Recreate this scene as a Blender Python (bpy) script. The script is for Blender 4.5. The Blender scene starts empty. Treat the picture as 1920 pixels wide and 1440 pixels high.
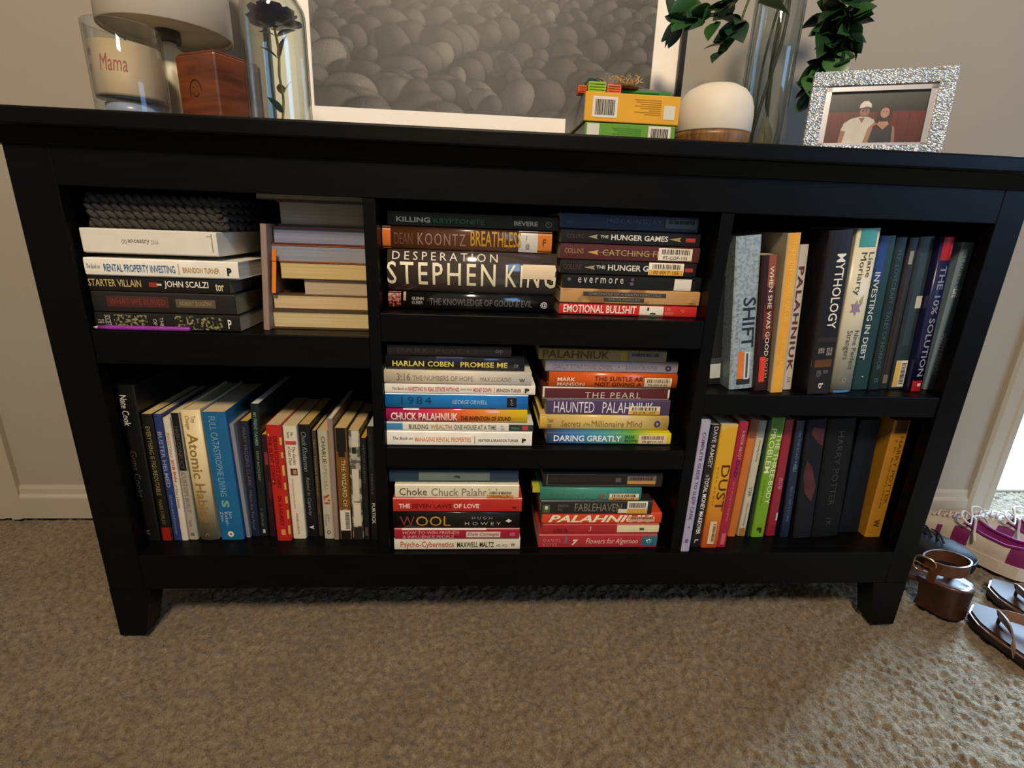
import bpy, bmesh, math, random
import numpy as np
from mathutils import Vector, Matrix, Euler, noise

random.seed(7)
rng = np.random.default_rng(7)
SC = bpy.context.scene
COL = SC.collection

# ------------------------------------------------------------------ camera
CAM = np.array([0.5961, -0.7276, 0.6888])
YAW, PITCH, ROLL, FPX = 0.0700, 0.3062, 0.0391, 952.63
_cy, _sy, _cp, _sp = math.cos(YAW), math.sin(YAW), math.cos(PITCH), math.sin(PITCH)
_f = np.array([_sy*_cp, _cy*_cp, -_sp]); _r = np.array([_cy, -_sy, 0.0]); _d = np.cross(_f, _r)
_cr, _sr = math.cos(ROLL), math.sin(ROLL)
RIGHT = _cr*_r - _sr*_d; DOWN = _sr*_r + _cr*_d; FWD = _f
cam_d = bpy.data.cameras.new('camera'); cam = bpy.data.objects.new('camera', cam_d); COL.objects.link(cam)
cam_d.sensor_width = 36.0; cam_d.lens = FPX/1920*36.0; cam_d.clip_start = 0.02
cam.matrix_world = Matrix(((RIGHT[0], -DOWN[0], -FWD[0], CAM[0]), (RIGHT[1], -DOWN[1], -FWD[1], CAM[1]),
                           (RIGHT[2], -DOWN[2], -FWD[2], CAM[2]), (0, 0, 0, 1)))
SC.camera = cam

# ------------------------------------------------------------------ world, lights, exposure
W = bpy.data.worlds.new('world'); SC.world = W; W.use_nodes = True
bg = W.node_tree.nodes['Background']
bg.inputs[0].default_value = (1.0, 0.94, 0.86, 1); bg.inputs[1].default_value = 0.085
def area(name, loc, target, size, power, color, size_y=None, spread=None):
    l = bpy.data.lights.new(name, 'AREA'); l.energy = power; l.color = color; l.size = size
    if size_y: l.shape = 'RECTANGLE'; l.size_y = size_y
    if spread: l.spread = spread
    o = bpy.data.objects.new(name, l); COL.objects.link(o); o.location = loc
    o.rotation_euler = (Vector(target) - Vector(loc)).to_track_quat('-Z', 'Y').to_euler()
    return o
area('ceiling_light', (0.50, -1.72, 2.38), (0.62, 0.0, 0.45), 0.34, 25.0, (1.0, 0.82, 0.60))
area('doorway_daylight', (3.3, 1.55, 1.55), (1.7, 0.0, 0.2), 1.0, 250.0, (0.45, 0.70, 1.0), 1.3)
area('room_window', (3.3, -1.7, 1.45), (1.4, 0.1, 0.6), 1.0, 10.0, (0.28, 0.56, 1.0), 1.2)
SC.view_settings.view_transform = 'Standard'; SC.view_settings.look = 'None'
SC.view_settings.gamma = 1.0; SC.view_settings.use_curve_mapping = False
SC.view_settings.exposure = 1.34
SC.cycles.transparent_max_bounces = 32

# ------------------------------------------------------------------ measuring helpers (photo pixel -> point on a world plane)
def _ray(u, v):
    return RIGHT*((u-960)/FPX) + DOWN*((v-720)/FPX) + FWD
def onY(u, v, Y):
    d = _ray(u, v); return CAM + d*((Y-CAM[1])/d[1])
def onZ(u, v, Z):
    d = _ray(u, v); return CAM + d*((Z-CAM[2])/d[2])

# ------------------------------------------------------------------ materials
def lin(h):
    h = h.lstrip('#'); c = [int(h[i:i+2], 16)/255 for i in (0, 2, 4)]
    return tuple(((x/12.92) if x <= .04045 else ((x+.055)/1.055)**2.4) for x in c) + (1,)
_mc = {}
def nodes_of(name):
    m = bpy.data.materials.new(name); m.use_nodes = True
    nt = m.node_tree; return m, nt, nt.nodes, nt.links, nt.nodes['Principled BSDF']
def mat(hexc, rough=.5, spec=.4, var=.12, scale=60., bump=0., metal=0., coat=0., name=None, aniso=None):
    """plain coloured surface with a little procedural variation"""
    key = (hexc, rough, spec, var, scale, bump, metal, coat, aniso)
    if key in _mc: return _mc[key]
    m, nt, N, Lk, P = nodes_of(name or 'surface_' + hexc.strip('#'))
    c = lin(hexc)
    tc = N.new('ShaderNodeTexCoord'); nz = N.new('ShaderNodeTexNoise'); nz.inputs['Scale'].default_value = scale
    nz.inputs['Detail'].default_value = 4
    if aniso:
        mp = N.new('ShaderNodeMapping'); mp.inputs['Scale'].default_value = aniso
        Lk.new(tc.outputs['Object'], mp.inputs[0]); Lk.new(mp.outputs[0], nz.inputs['Vector'])
    else: Lk.new(tc.outputs['Object'], nz.inputs['Vector'])
    rp = N.new('ShaderNodeValToRGB')
    rp.color_ramp.elements[0].position = .3; rp.color_ramp.elements[1].position = .7
    rp.color_ramp.elements[0].color = tuple(max(0, x*(1-var)) for x in c[:3]) + (1,)
    rp.color_ramp.elements[1].color = tuple(min(1, x*(1+var)) for x in c[:3]) + (1,)
    Lk.new(nz.outputs[0], rp.inputs[0]); Lk.new(rp.outputs[0], P.inputs['Base Color'])
    P.inputs['Roughness'].default_value = rough; P.inputs['Specular IOR Level'].default_value = spec
    P.inputs['Metallic'].default_value = metal; P.inputs['Coat Weight'].default_value = coat
    if bump:
        b = N.new('ShaderNodeBump'); b.inputs['Strength'].default_value = bump; b.inputs['Distance'].default_value = .002
        Lk.new(nz.outputs[0], b.inputs['Height']); Lk.new(b.outputs[0], P.inputs['Normal'])
    _mc[key] = m; return m
def mat_stripes(stops, rough=.35, spec=.45, name='gradient_cover', axis='X', noise_amt=0.):
    """colour printed along the spine: stops = [(pos, hex), ...] over the generated axis"""
    key = ('g', tuple(stops), rough, axis, noise_amt)
    if key in _mc: return _mc[key]
    m, nt, N, Lk, P = nodes_of(name)
    tc = N.new('ShaderNodeTexCoord'); sp = N.new('ShaderNodeSeparateXYZ'); Lk.new(tc.outputs['Generated'], sp.inputs[0])
    rp = N.new('ShaderNodeValToRGB'); el = rp.color_ramp.elements
    el[0].position = stops[0][0]; el[0].color = lin(stops[0][1]); el[1].position = stops[-1][0]; el[1].color = lin(stops[-1][1])
    for s in stops[1:-1]:
        e = el.new(s[0]); e.color = lin(s[1])
    src = sp.outputs[axis]
    if noise_amt:
        nz = N.new('ShaderNodeTexNoise'); nz.inputs['Scale'].default_value = 45; Lk.new(tc.outputs['Object'], nz.inputs['Vector'])
        a = N.new('ShaderNodeMath'); a.operation = 'MULTIPLY_ADD'; a.inputs[1].default_value = noise_amt; a.inputs[2].default_value = -noise_amt/2
        Lk.new(nz.outputs[0], a.inputs[0]); b = N.new('ShaderNodeMath'); b.operation = 'ADD'
        Lk.new(a.outputs[0], b.inputs[0]); Lk.new(src, b.inputs[1]); src = b.outputs[0]
    Lk.new(src, rp.inputs[0]); Lk.new(rp.outputs[0], P.inputs['Base Color'])
    P.inputs['Roughness'].default_value = rough; P.inputs['Specular IOR Level'].default_value = spec
    _mc[key] = m; return m
def mat_speckle(h1, h2, scale, thr=.5, rough=.4, detail=2., name='printed_pattern'):
    key = ('s', h1, h2, scale, thr, rough)
    if key in _mc: return _mc[key]
    m, nt, N, Lk, P = nodes_of(name)
    tc = N.new('ShaderNodeTexCoord'); nz = N.new('ShaderNodeTexNoise'); nz.inputs['Scale'].default_value = scale
    nz.inputs['Detail'].default_value = detail; Lk.new(tc.outputs['Object'], nz.inputs['Vector'])
    rp = N.new('ShaderNodeValToRGB'); e = rp.color_ramp.elements
    e[0].position = thr-.05; e[1].position = thr+.05; e[0].color = lin(h1); e[1].color = lin(h2)
    Lk.new(nz.outputs[0], rp.inputs[0]); Lk.new(rp.outputs[0], P.inputs['Base Color']); P.inputs['Roughness'].default_value = rough
    _mc[key] = m; return m
def mat_pages(hexc):
    key = ('p', hexc)
    if key in _mc: return _mc[key]
    m, nt, N, Lk, P = nodes_of('paper_pages'); c = lin(hexc)
    tc = N.new('ShaderNodeTexCoord'); mp = N.new('ShaderNodeMapping'); mp.inputs['Scale'].default_value = (6, 6, 1400)
    nz = N.new('ShaderNodeTexNoise'); nz.inputs['Scale'].default_value = 1.0; nz.inputs['Detail'].default_value = 3
    Lk.new(tc.outputs['Object'], mp.inputs[0]); Lk.new(mp.outputs[0], nz.inputs['Vector'])
    rp = N.new('ShaderNodeValToRGB'); e = rp.color_ramp.elements
    e[0].position = .3; e[1].position = .65
    e[0].color = tuple(x*.72 for x in c[:3]) + (1,); e[1].color = c
    Lk.new(nz.outputs[0], rp.inputs[0]); Lk.new(rp.outputs[0], P.inputs['Base Color'])
    P.inputs['Roughness'].default_value = .85; P.inputs['Specular IOR Level'].default_value = .1
    b = N.new('ShaderNodeBump'); b.inputs['Strength'].default_value = .3; b.inputs['Distance'].default_value = .0006
    Lk.new(nz.outputs[0], b.inputs['Height']); Lk.new(b.outputs[0], P.inputs['Normal'])
    _mc[key] = m; return m
def mat_wood(h1, h2, scale=(4, 4, 40), rough=.45, name='wood_grain', coat=0.):
    key = ('w', h1, h2, scale, rough)
    if key in _mc: return _mc[key]
    m, nt, N, Lk, P = nodes_of(name)
    tc = N.new('ShaderNodeTexCoord'); mp = N.new('ShaderNodeMapping'); mp.inputs['Scale'].default_value = scale
    nz = N.new('ShaderNodeTexNoise'); nz.inputs['Scale'].default_value = 3; nz.inputs['Detail'].default_value = 7; nz.inputs['Distortion'].default_value = .6
    Lk.new(tc.outputs['Object'], mp.inputs[0]); Lk.new(mp.outputs[0], nz.inputs['Vector'])
    rp = N.new('ShaderNodeValToRGB'); e = rp.color_ramp.elements; e[0].position = .32; e[1].position = .68
    e[0].color = lin(h1); e[1].color = lin(h2)
    Lk.new(nz.outputs[0], rp.inputs[0]); Lk.new(rp.outputs[0], P.inputs['Base Color'])
    P.inputs['Roughness'].default_value = rough; P.inputs['Coat Weight'].default_value = coat
    b = N.new('ShaderNodeBump'); b.inputs['Strength'].default_value = .12; b.inputs['Distance'].default_value = .001
    Lk.new(nz.outputs[0], b.inputs['Height']); Lk.new(b.outputs[0], P.inputs['Normal'])
    _mc[key] = m; return m
def mat_glass(tint='#fbfcfb', edge='#c6ccc8', strength=1.0, name='clear_glass'):
    key = ('gl', tint, edge, strength)
    if key in _mc: return _mc[key]
    m = bpy.data.materials.new(name); m.use_nodes = True; nt = m.node_tree; N = nt.nodes; Lk = nt.links; N.clear()
    out = N.new('ShaderNodeOutputMaterial'); tr = N.new('ShaderNodeBsdfTransparent'); gl = N.new('ShaderNodeBsdfGlossy')
    gl.inputs['Roughness'].default_value = .03; gl.inputs['Color'].default_value = (.95, .97, 1, 1)
    lw = N.new('ShaderNodeLayerWeight'); lw.inputs[0].default_value = .35
    rp = N.new('ShaderNodeValToRGB'); e = rp.color_ramp.elements
    e[0].position = .35; e[0].color = lin(tint); e[1].position = .95; e[1].color = lin(edge)
    Lk.new(lw.outputs['Facing'], rp.inputs[0]); Lk.new(rp.outputs[0], tr.inputs[0])
    fr = N.new('ShaderNodeFresnel'); fr.inputs[0].default_value = 1.45
    mu = N.new('ShaderNodeMath'); mu.operation = 'MULTIPLY'; mu.inputs[1].default_value = strength; Lk.new(fr.outputs[0], mu.inputs[0])
    mi = N.new('ShaderNodeMath'); mi.operation = 'MINIMUM'; mi.inputs[1].default_value = .22; Lk.new(mu.outputs[0], mi.inputs[0]); mu = mi
    mx = N.new('ShaderNodeMixShader'); Lk.new(mu.outputs[0], mx.inputs[0]); Lk.new(tr.outputs[0], mx.inputs[1]); Lk.new(gl.outputs[0], mx.inputs[2])
    Lk.new(mx.outputs[0], out.inputs[0]); _mc[key] = m; return m

# ------------------------------------------------------------------ mesh helpers
def obj(name, V, F, m, parent=None, smooth=False, loc=None, rot=None):
    me = bpy.data.meshes.new(name); me.from_pydata([tuple(map(float, v)) for v in V], [], [tuple(f) for f in F]); me.update()
    if m: me.materials.append(m)
    if smooth: me.shade_smooth()
    o = bpy.data.objects.new(name, me); COL.objects.link(o)
    if parent: o.parent = parent
    if loc is not None: o.location = loc
    if rot is not None: o.rotation_euler = rot
    return o
def empty(name, label, cat, loc=(0, 0, 0), rot=None, group=None):
    o = bpy.data.objects.new(name, None); COL.objects.link(o); o.location = loc; o.empty_display_size = .02
    if rot is not None: o.rotation_euler = rot
    tag(o, label, cat, group); return o
def tag(o, label, cat, group=None, kind=None):
    if label: o['label'] = label
    if cat: o['category'] = cat
    if group: o['group'] = group
    if kind: o['kind'] = kind
    return o
def struct(o): o['kind'] = 'structure'; return o
def box(x0, x1, y0, y1, z0, z1):
    V = [(x0, y0, z0), (x1, y0, z0), (x1, y1, z0), (x0, y1, z0), (x0, y0, z1), (x1, y0, z1), (x1, y1, z1), (x0, y1, z1)]
    F = [(0, 3, 2, 1), (4, 5, 6, 7), (0, 1, 5, 4), (1, 2, 6, 5), (2, 3, 7, 6), (3, 0, 4, 7)]
    return V, F
def bbox(name, b, m, parent=None, bev=.0015, seg=2, loc=None, rot=None, smooth=False):
    """bevelled box"""
    V, F = box(*b); bm = bmesh.new(); vs = [bm.verts.new(v) for v in V]
    for f in F: bm.faces.new([vs[i] for i in f])
    if bev > 0: bmesh.ops.bevel(bm, geom=bm.edges[:], offset=bev, segments=seg, affect='EDGES', profile=.5)
    me = bpy.data.meshes.new(name); bm.to_mesh(me); bm.free()
    if m: me.materials.append(m)
    if smooth: me.shade_smooth()
    o = bpy.data.objects.new(name, me); COL.objects.link(o)
    if parent: o.parent = parent
    if loc is not None: o.location = loc
    if rot is not None: o.rotation_euler = rot
    return o
def join(*vf):
    V, F = [], []
    for v, f in vf:
        n = len(V); V += list(v); F += [tuple(i+n for i in q) for q in f]
    return V, F
def prism(poly, axis, a0, a1):
    """extrude a 2-D polygon (counter-clockwise) along an axis"""
    n = len(poly)
    def p(q, a): return (a, q[0], q[1]) if axis == 'x' else ((q[0], a, q[1]) if axis == 'y' else (q[0], q[1], a))
    V = [p(q, a0) for q in poly] + [p(q, a1) for q in poly]
    F = [tuple(range(n))[::-1], tuple(range(n, 2*n))] + [(i, (i+1) % n, n+(i+1) % n, n+i) for i in range(n)]
    if axis == 'y': F = [f[::-1] for f in F]
    return V, F
def lathe(prof, n=32, c=(0, 0, 0), cap=True):
    V, F = [], []
    for r, z in prof:
        for i in range(n):
            a = 2*math.pi*i/n; V.append((c[0]+r*math.cos(a), c[1]+r*math.sin(a), c[2]+z))
    for k in range(len(prof)-1):
        for i in range(n):
            j = (i+1) % n; F.append((k*n+i, k*n+j, (k+1)*n+j, (k+1)*n+i))
    if cap:
        if prof[0][0] > 1e-5: F.append(tuple(range(n))[::-1])
        if prof[-1][0] > 1e-5: F.append(tuple(range((len(prof)-1)*n, len(prof)*n)))
    return V, F
def smoothpath(pts, k=5, closed=False):
    P = [np.array(p, float) for p in pts]; out = []; n = len(P)
    rngi = range(n) if closed else range(n-1)
    for i in rngi:
        p1, p2 = P[i], P[(i+1) % n]
        p0 = P[(i-1) % n] if (closed or i > 0) else 2*p1-p2
        p3 = P[(i+2) % n] if (closed or i+2 < n) else 2*p2-p1
        for j in range(k):
            t = j/k
            out.append(.5*((2*p1)+(-p0+p2)*t+(2*p0-5*p1+4*p2-p3)*t*t+(-p0+3*p1-3*p2+p3)*t**3))
    if not closed: out.append(P[-1])
    return out
def tube(pts, r, n=6, closed=False, flat=1.0):
    P = [np.array(p, float) for p in pts]; m = len(P); V, F = [], []
    up = np.array([0, 0, 1.0]); prev = None
    for i, p in enumerate(P):
        a = P[(i-1) % m] if (closed or i > 0) else p; b = P[(i+1) % m] if (closed or i < m-1) else p
        t = b-a; t /= (np.linalg.norm(t)+1e-9)
        s = np.cross(t, up if abs(t[2]) < .95 else np.array([1.0, 0, 0])) if prev is None else prev-t*np.dot(prev, t)
        s /= (np.linalg.norm(s)+1e-9); prev = s; w = np.cross(s, t)
        rr = r[i] if hasattr(r, '__len__') else r
        for j in range(n):
            a = 2*math.pi*j/n; V.append(tuple(p+s*rr*math.cos(a)+w*rr*flat*math.sin(a)))
    for i in range(m if closed else m-1):
        for j in range(n):
            F.append((i*n+j, i*n+(j+1) % n, ((i+1) % m)*n+(j+1) % n, ((i+1) % m)*n+j))
    if not closed: F += [tuple(range(n))[::-1], tuple(range((m-1)*n, m*n))]
    F = [f[::-1] for f in F]
    return V, F
def grid_faces(nr, nc, closed=False):
    F = []
    for i in range(nr-1):
        for j in range(nc if closed else nc-1):
            F.append((i*nc+j, i*nc+(j+1) % nc, (i+1)*nc+(j+1) % nc, (i+1)*nc+j))
    return F
_tx = {}
def text_shape(s, bold=0., shear=0., space=1.):
    """outline letters as a flat mesh in the unit box (0..1, 0..1)"""
    key = (s, bold, shear, space)
    if key in _tx: return _tx[key]
    cu = bpy.data.curves.new('letters', 'FONT'); cu.body = s; cu.resolution_u = 2; cu.offset = bold; cu.shear = shear
    cu.space_character = space; cu.space_line = .95; cu.fill_mode = 'FRONT'; cu.align_x = 'LEFT'
    t = bpy.data.objects.new('letters', cu); me = t.to_mesh()
    V = np.array([v.co[:2] for v in me.vertices]) if len(me.vertices) else np.zeros((0, 2)); F = [tuple(p.vertices) for p in me.polygons]
    t.to_mesh_clear(); bpy.data.objects.remove(t); bpy.data.curves.remove(cu)
    lo, hi = V.min(0), V.max(0); V = (V-lo)/np.maximum(hi-lo, 1e-6)
    _tx[key] = (V, F); return V, F
def sliced(V, F, n):
    """cut flat letters by horizontal lines so that they can follow a rounded spine"""
    bm = bmesh.new(); vs = [bm.verts.new((v[0], 0, v[1])) for v in V]
    for f in F:
        try: bm.faces.new([vs[i] for i in f])
        except ValueError: pass
    for k in range(1, n):
        bmesh.ops.bisect_plane(bm, geom=bm.verts[:]+bm.edges[:]+bm.faces[:], plane_co=(0, 0, k/n), plane_no=(0, 0, 1), dist=1e-6)
    bm.verts.index_update(); V2 = np.array([(v.co.x, v.co.z) for v in bm.verts]); F2 = [tuple(v.index for v in f.verts) for f in bm.faces]; bm.free()
    return V2, F2
def letters(parent, s, x0, x1, z0, z1, hexc, y=-.0005, yf=None, bold=0., shear=0., space=1., rough=.5, name='lettering', rot=0, m=None):
    """lettering in the local x-z plane facing -y, fitted to the box"""
    V, F = text_shape(s, bold, shear, space)
    if yf and abs(yf((z0+z1)/2)-(yf(z0)+yf(z1))/2) > .00025: V, F = sliced(V, F, 12)
    if rot: V = np.stack([V[:, 1], 1-V[:, 0]], -1)
    X = x0+V[:, 0]*(x1-x0); Z = z0+V[:, 1]*(z1-z0)
    Y = [(yf(z) if yf else 0)+y for z in Z]
    return obj(name, np.stack([X, Y, Z], -1), F, m or mat(hexc, rough, .3, 0.), parent)

# ------------------------------------------------------------------ the room
WALL_Y = 0.369
def mat_wall():
    m, nt, N, Lk, P = nodes_of('painted_wall')
    tc = N.new('ShaderNodeTexCoord'); nz = N.new('ShaderNodeTexNoise'); nz.inputs['Scale'].default_value = 260; nz.inputs['Detail'].default_value = 3
    n2 = N.new('ShaderNodeTexNoise'); n2.inputs['Scale'].default_value = 3
    Lk.new(tc.outputs['Object'], nz.inputs['Vector']); Lk.new(tc.outputs['Object'], n2.inputs['Vector'])
    rp = N.new('ShaderNodeValToRGB'); e = rp.color_ramp.elements; e[0].position = .3; e[1].position = .7
    e[0].color = lin('#9c9385'); e[1].color = lin('#a09789')
    Lk.new(n2.outputs[0], rp.inputs[0]); Lk.new(rp.outputs[0], P.inputs['Base Color'])
    b = N.new('ShaderNodeBump'); b.inputs['Strength'].default_value = .25; b.inputs['Distance'].default_value = .001
    Lk.new(nz.outputs[0], b.inputs['Height']); Lk.new(b.outputs[0], P.inputs['Normal']); P.inputs['Roughness'].default_value = .8
    return m
M_WALL = mat_wall(); M_TRIM = mat('#aca291', .45, .4, .03, 8)
DOOR_X = 1.928
V, F = join(box(-.50, DOOR_X, WALL_Y, WALL_Y+.115, 0, 2.45), box(DOOR_X, 2.80, WALL_Y, WALL_Y+.115, 2.05, 2.45),
            box(2.80, 4.2, WALL_Y, WALL_Y+.115, 0, 2.45), box(-1.33, -.50, WALL_Y, WALL_Y+.115, 2.05, 2.45), box(-2.2, -1.33, WALL_Y, WALL_Y+.115, 0, 2.45))
struct(obj('wall_back', V, F, M_WALL))
struct(obj('wall_far', *box(1.2, 4.6, 2.6, 2.7, 0, 2.45), M_WALL))
# door casing profiles (in plan: x across, y out of the wall)
def casing(name, xa, xb, z1):
    """xa is the edge on the opening, xb the outer edge"""
    s = 1 if xb > xa else -1; w = abs(xb-xa)
    prof = [(0, 0), (0, -.011), (.006, -.016), (.022, -.016), (.026, -.012), (.038, -.012), (.043, -.018), (w-.006, -.018), (w, -.012), (w, 0)]
    poly = [(xa+s*a, WALL_Y+b) for a, b in prof]
    if s < 0: poly = poly[::-1]
    V, F = prism(poly, 'z', 0, z1); return struct(obj(name, V, F, M_TRIM))
casing('trim_1', DOOR_X, DOOR_X-.068, 2.11)
casing('trim_2', -.505, -.440, 2.11)
struct(obj('door_1', *join(box(-1.33, -.505, WALL_Y+.02, WALL_Y+.06, .012, 2.05)), M_TRIM))
def baseboard(name, x0, x1):
    poly = [(WALL_Y, 0), (WALL_Y, .080), (WALL_Y-.003, .080), (WALL_Y-.006, .072), (WALL_Y-.007, .060), (WALL_Y-.012, .055), (WALL_Y-.013, .052), (WALL_Y-.013, 0)]
    V, F = prism(poly, 'x', x0, x1); return struct(obj(name, V, [f[::-1] for f in F], M_TRIM))
baseboard('baseboard_back', -.440, DOOR_X-.068)

# carpet: a finely lumpy surface, coarser away from the view
def mat_carpet():
    m, nt, N, Lk, P = nodes_of('carpet_pile')
    tc = N.new('ShaderNodeTexCoord')
    def nz(s, d=3):
        n = N.new('ShaderNodeTexNoise'); n.inputs['Scale'].default_value = s; n.inputs['Detail'].default_value = d
        Lk.new(tc.outputs['Object'], n.inputs['Vector']); return n
    a, b, c = nz(420), nz(110, 4), nz(7, 3)
    rp = N.new('ShaderNodeValToRGB'); e = rp.color_ramp.elements; e[0].position = .34; e[1].position = .66
    e[0].color = lin('#5a4a36'); e[1].color = lin('#928168')
    mx = N.new('ShaderNodeMath'); mx.operation = 'MULTIPLY_ADD'; mx.inputs[1].default_value = .55
    ad = N.new('ShaderNodeMath'); ad.operation = 'MULTIPLY'; ad.inputs[1].default_value = .45
    Lk.new(a.outputs[0], ad.inputs[0]); Lk.new(b.outputs[0], mx.inputs[0]); Lk.new(ad.outputs[0], mx.inputs[2])
    Lk.new(mx.outputs[0], rp.inputs[0])
    rp2 = N.new('ShaderNodeValToRGB'); e = rp2.color_ramp.elements; e[0].position = .3; e[1].position = .7; e[0].color = (.80, .79, .77, 1); e[1].color = (1, 1, 1, 1)
    Lk.new(c.outputs[0], rp2.inputs[0]); mm = N.new('ShaderNodeMix'); mm.data_type = 'RGBA'; mm.blend_type = 'MULTIPLY'; mm.inputs[0].default_value = 1
    Lk.new(rp.outputs[0], mm.inputs[6]); Lk.new(rp2.outputs[0], mm.inputs[7]); Lk.new(mm.outputs[2], P.inputs['Base Color'])
    bp = N.new('ShaderNodeBump'); bp.inputs['Strength'].default_value = 1.0; bp.inputs['Distance'].default_value = .006
    Lk.new(mx.outputs[0], bp.inputs['Height']); Lk.new(bp.outputs[0], P.inputs['Normal'])
    P.inputs['Roughness'].default_value = .95; P.inputs['Specular IOR Level'].default_value = .05
    P.inputs['Sheen Weight'].default_value = .15
    return m
M_CARPET = mat_carpet()
def fbm_grid(nx, ny, cell, seed):
    r = np.random.default_rng(seed); gx, gy = nx//cell+3, ny//cell+3; g = r.random((gy, gx))
    X, Y = np.arange(nx)/cell, np.arange(ny)/cell; ix, iy = X.astype(int), Y.astype(int); fx, fy = X-ix, Y-iy
    fx = fx*fx*(3-2*fx); fy = fy*fy*(3-2*fy)
    a = g[np.ix_(iy, ix)]; b = g[np.ix_(iy, ix+1)]; c = g[np.ix_(iy+1, ix)]; d = g[np.ix_(iy+1, ix+1)]
    return (a*(1-fx)+b*fx)*(1-fy)[:, None]+(c*(1-fx)+d*fx)*fy[:, None]
def carpet():
    st = .0034; x0, x1, y0, y1 = -.75, 2.30, -.50, .51
    nx, ny = int((x1-x0)/st)+1, int((y1-y0)/st)+1
    h = .0072*fbm_grid(nx, ny, 2, 1)**1.3+.0050*fbm_grid(nx, ny, 4, 2)**1.2+.0026*fbm_grid(nx, ny, 14, 3)+.0038*rng.random((ny, nx))
    h -= h.max()
    X, Y = np.meshgrid(np.linspace(x0, x1, nx), np.linspace(y0, y1, ny))
    X = X+(rng.random(X.shape)-.5)*st*.5; Y = Y+(rng.random(X.shape)-.5)*st*.5
    V = np.stack([X, Y, h], -1).reshape(-1, 3)
    i = np.arange(ny-1)[:, None]*nx+np.arange(nx-1)[None]; i = i.ravel()
    F = np.stack([i, i+1, i+nx+1, i+nx], -1)
    me = bpy.data.meshes.new('floor')
    me.vertices.add(len(V)); me.vertices.foreach_set('co', V.astype(np.float32).ravel())
    me.loops.add(F.size); me.loops.foreach_set('vertex_index', F.astype(np.int32).ravel())
    me.polygons.add(len(F)); me.polygons.foreach_set('loop_start', (np.arange(len(F))*4).astype(np.int32))
    me.update(calc_edges=True); me.validate(); me.shade_smooth()
    me.materials.append(M_CARPET)
    o = bpy.data.objects.new('floor', me); COL.objects.link(o); struct(o)
carpet()
V, F = join(([(-2.2, -2.6, -.012), (4.2, -2.6, -.012), (4.2, .51, -.012), (-2.2, .51, -.012)], [(0, 1, 2, 3)]))
struct(obj('floor_carpet_outer', V, F, M_CARPET))
# tiled floor beyond the doorway
tf = struct(obj('floor_tiled', *box(1.2, 4.4, .51, 2.6, -.03, -.006), mat('#9a958e', .7, .3, .1)))
M_TILE = mat('#d9d6d0', .25, .5, .04, 6)
tmesh = None
for i in range(10):
    for j in range(7):
        if tmesh is None:
            t = bbox('tile', (0, .300, 0, .292, -.008, 0), M_TILE, tf, .0015, 1); tmesh = t.data
        else:
            t = bpy.data.objects.new('tile', tmesh); COL.objects.link(t); t.parent = tf
        t.location = (1.35+i*.304, .512+j*.296, 0)

# ------------------------------------------------------------------ bookcase
def mat_case():
    m, nt, N, Lk, P = nodes_of('black_brown_lacquer')
    tc = N.new('ShaderNodeTexCoord'); mp = N.new('ShaderNodeMapping'); mp.inputs['Scale'].default_value = (3, 30, 30)
    nz = N.new('ShaderNodeTexNoise'); nz.inputs['Scale'].default_value = 4; nz.inputs['Detail'].default_value = 6
    Lk.new(tc.outputs['Object'], mp.inputs[0]); Lk.new(mp.outputs[0], nz.inputs['Vector'])
    rp = N.new('ShaderNodeValToRGB'); e = rp.color_ramp.elements; e[0].position = .3; e[1].position = .7
    e[0].color = (.0014, .0013, .0013, 1); e[1].color = (.0024, .0021, .0020, 1)
    Lk.new(nz.outputs[0], rp.inputs[0]); Lk.new(rp.outputs[0], P.inputs['Base Color'])
    b = N.new('ShaderNodeBump'); b.inputs['Strength'].default_value = .06; b.inputs['Distance'].default_value = .001
    Lk.new(nz.outputs[0], b.inputs['Height']); Lk.new(b.outputs[0], P.inputs['Normal'])
    P.inputs['Roughness'].default_value = .42; P.inputs['Specular IOR Level'].default_value = .13
    return m
MC = mat_case()
CW, ZT, DB = 1.38, .80, .335
Z_FLOOR, Z_OPEN = .158, .714
P1, P2 = (.438, .455), (.931, .950)
bc = empty('bookcase', 'wide black-brown wooden bookcase with tapered legs and three bays of books', 'bookcase', (0, 0, 0))
bbox('top_board', (-.028, CW+.028, -.026, DB+.006, .779, ZT), MC, bc, .003)
V, F = prism([(-.004, .760), (-.016, .779), (.02, .779), (.02, .760)], 'x', -.014, CW+.014)
obj('crown_moulding', V, [f[::-1] for f in F], MC, bc)
bbox('top_rail', (.056, CW-.042, 0, .018, Z_OPEN, .779), MC, bc, .001)
for x0, x1 in ((0, .056), (CW-.042, CW)): bbox('stile', (x0, x1, 0, .02, .093, .779), MC, bc, .0012)
for s in (0, 1):
    for yb, ye in ((0, .040), (DB-.04, DB)):
        a, b, c = (0, .064, .041) if s == 0 else (CW, CW-.064, CW-.041)
        V = [(a, yb, 0), (c, yb, 0), (c, ye, 0), (a, ye, 0), (a, yb, .093), (b, yb, .093), (b, ye, .093), (a, ye, .093)]
        F = [(0, 3, 2, 1), (4, 5, 6, 7), (0, 1, 5, 4), (1, 2, 6, 5), (2, 3, 7, 6), (3, 0, 4, 7)]
        if s: F = [f[::-1] for f in F]
        obj('leg', V, F, MC, bc)
for x0, x1 in ((.001, .010), (CW-.010, CW-.001)): bbox('side_panel', (x0, x1, .018, DB, .093, .779), MC, bc, .001)
bbox('back_panel', (.010, CW-.010, DB-.008, DB, .093, .779), MC, bc, 0)
bbox('bottom_board', (.010, CW-.010, .018, DB-.008, Z_FLOOR-.018, Z_FLOOR), MC, bc, .001)
bbox('bottom_rail', (.056, CW-.042, 0, .018, .093, Z_FLOOR), MC, bc, .001)
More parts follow.
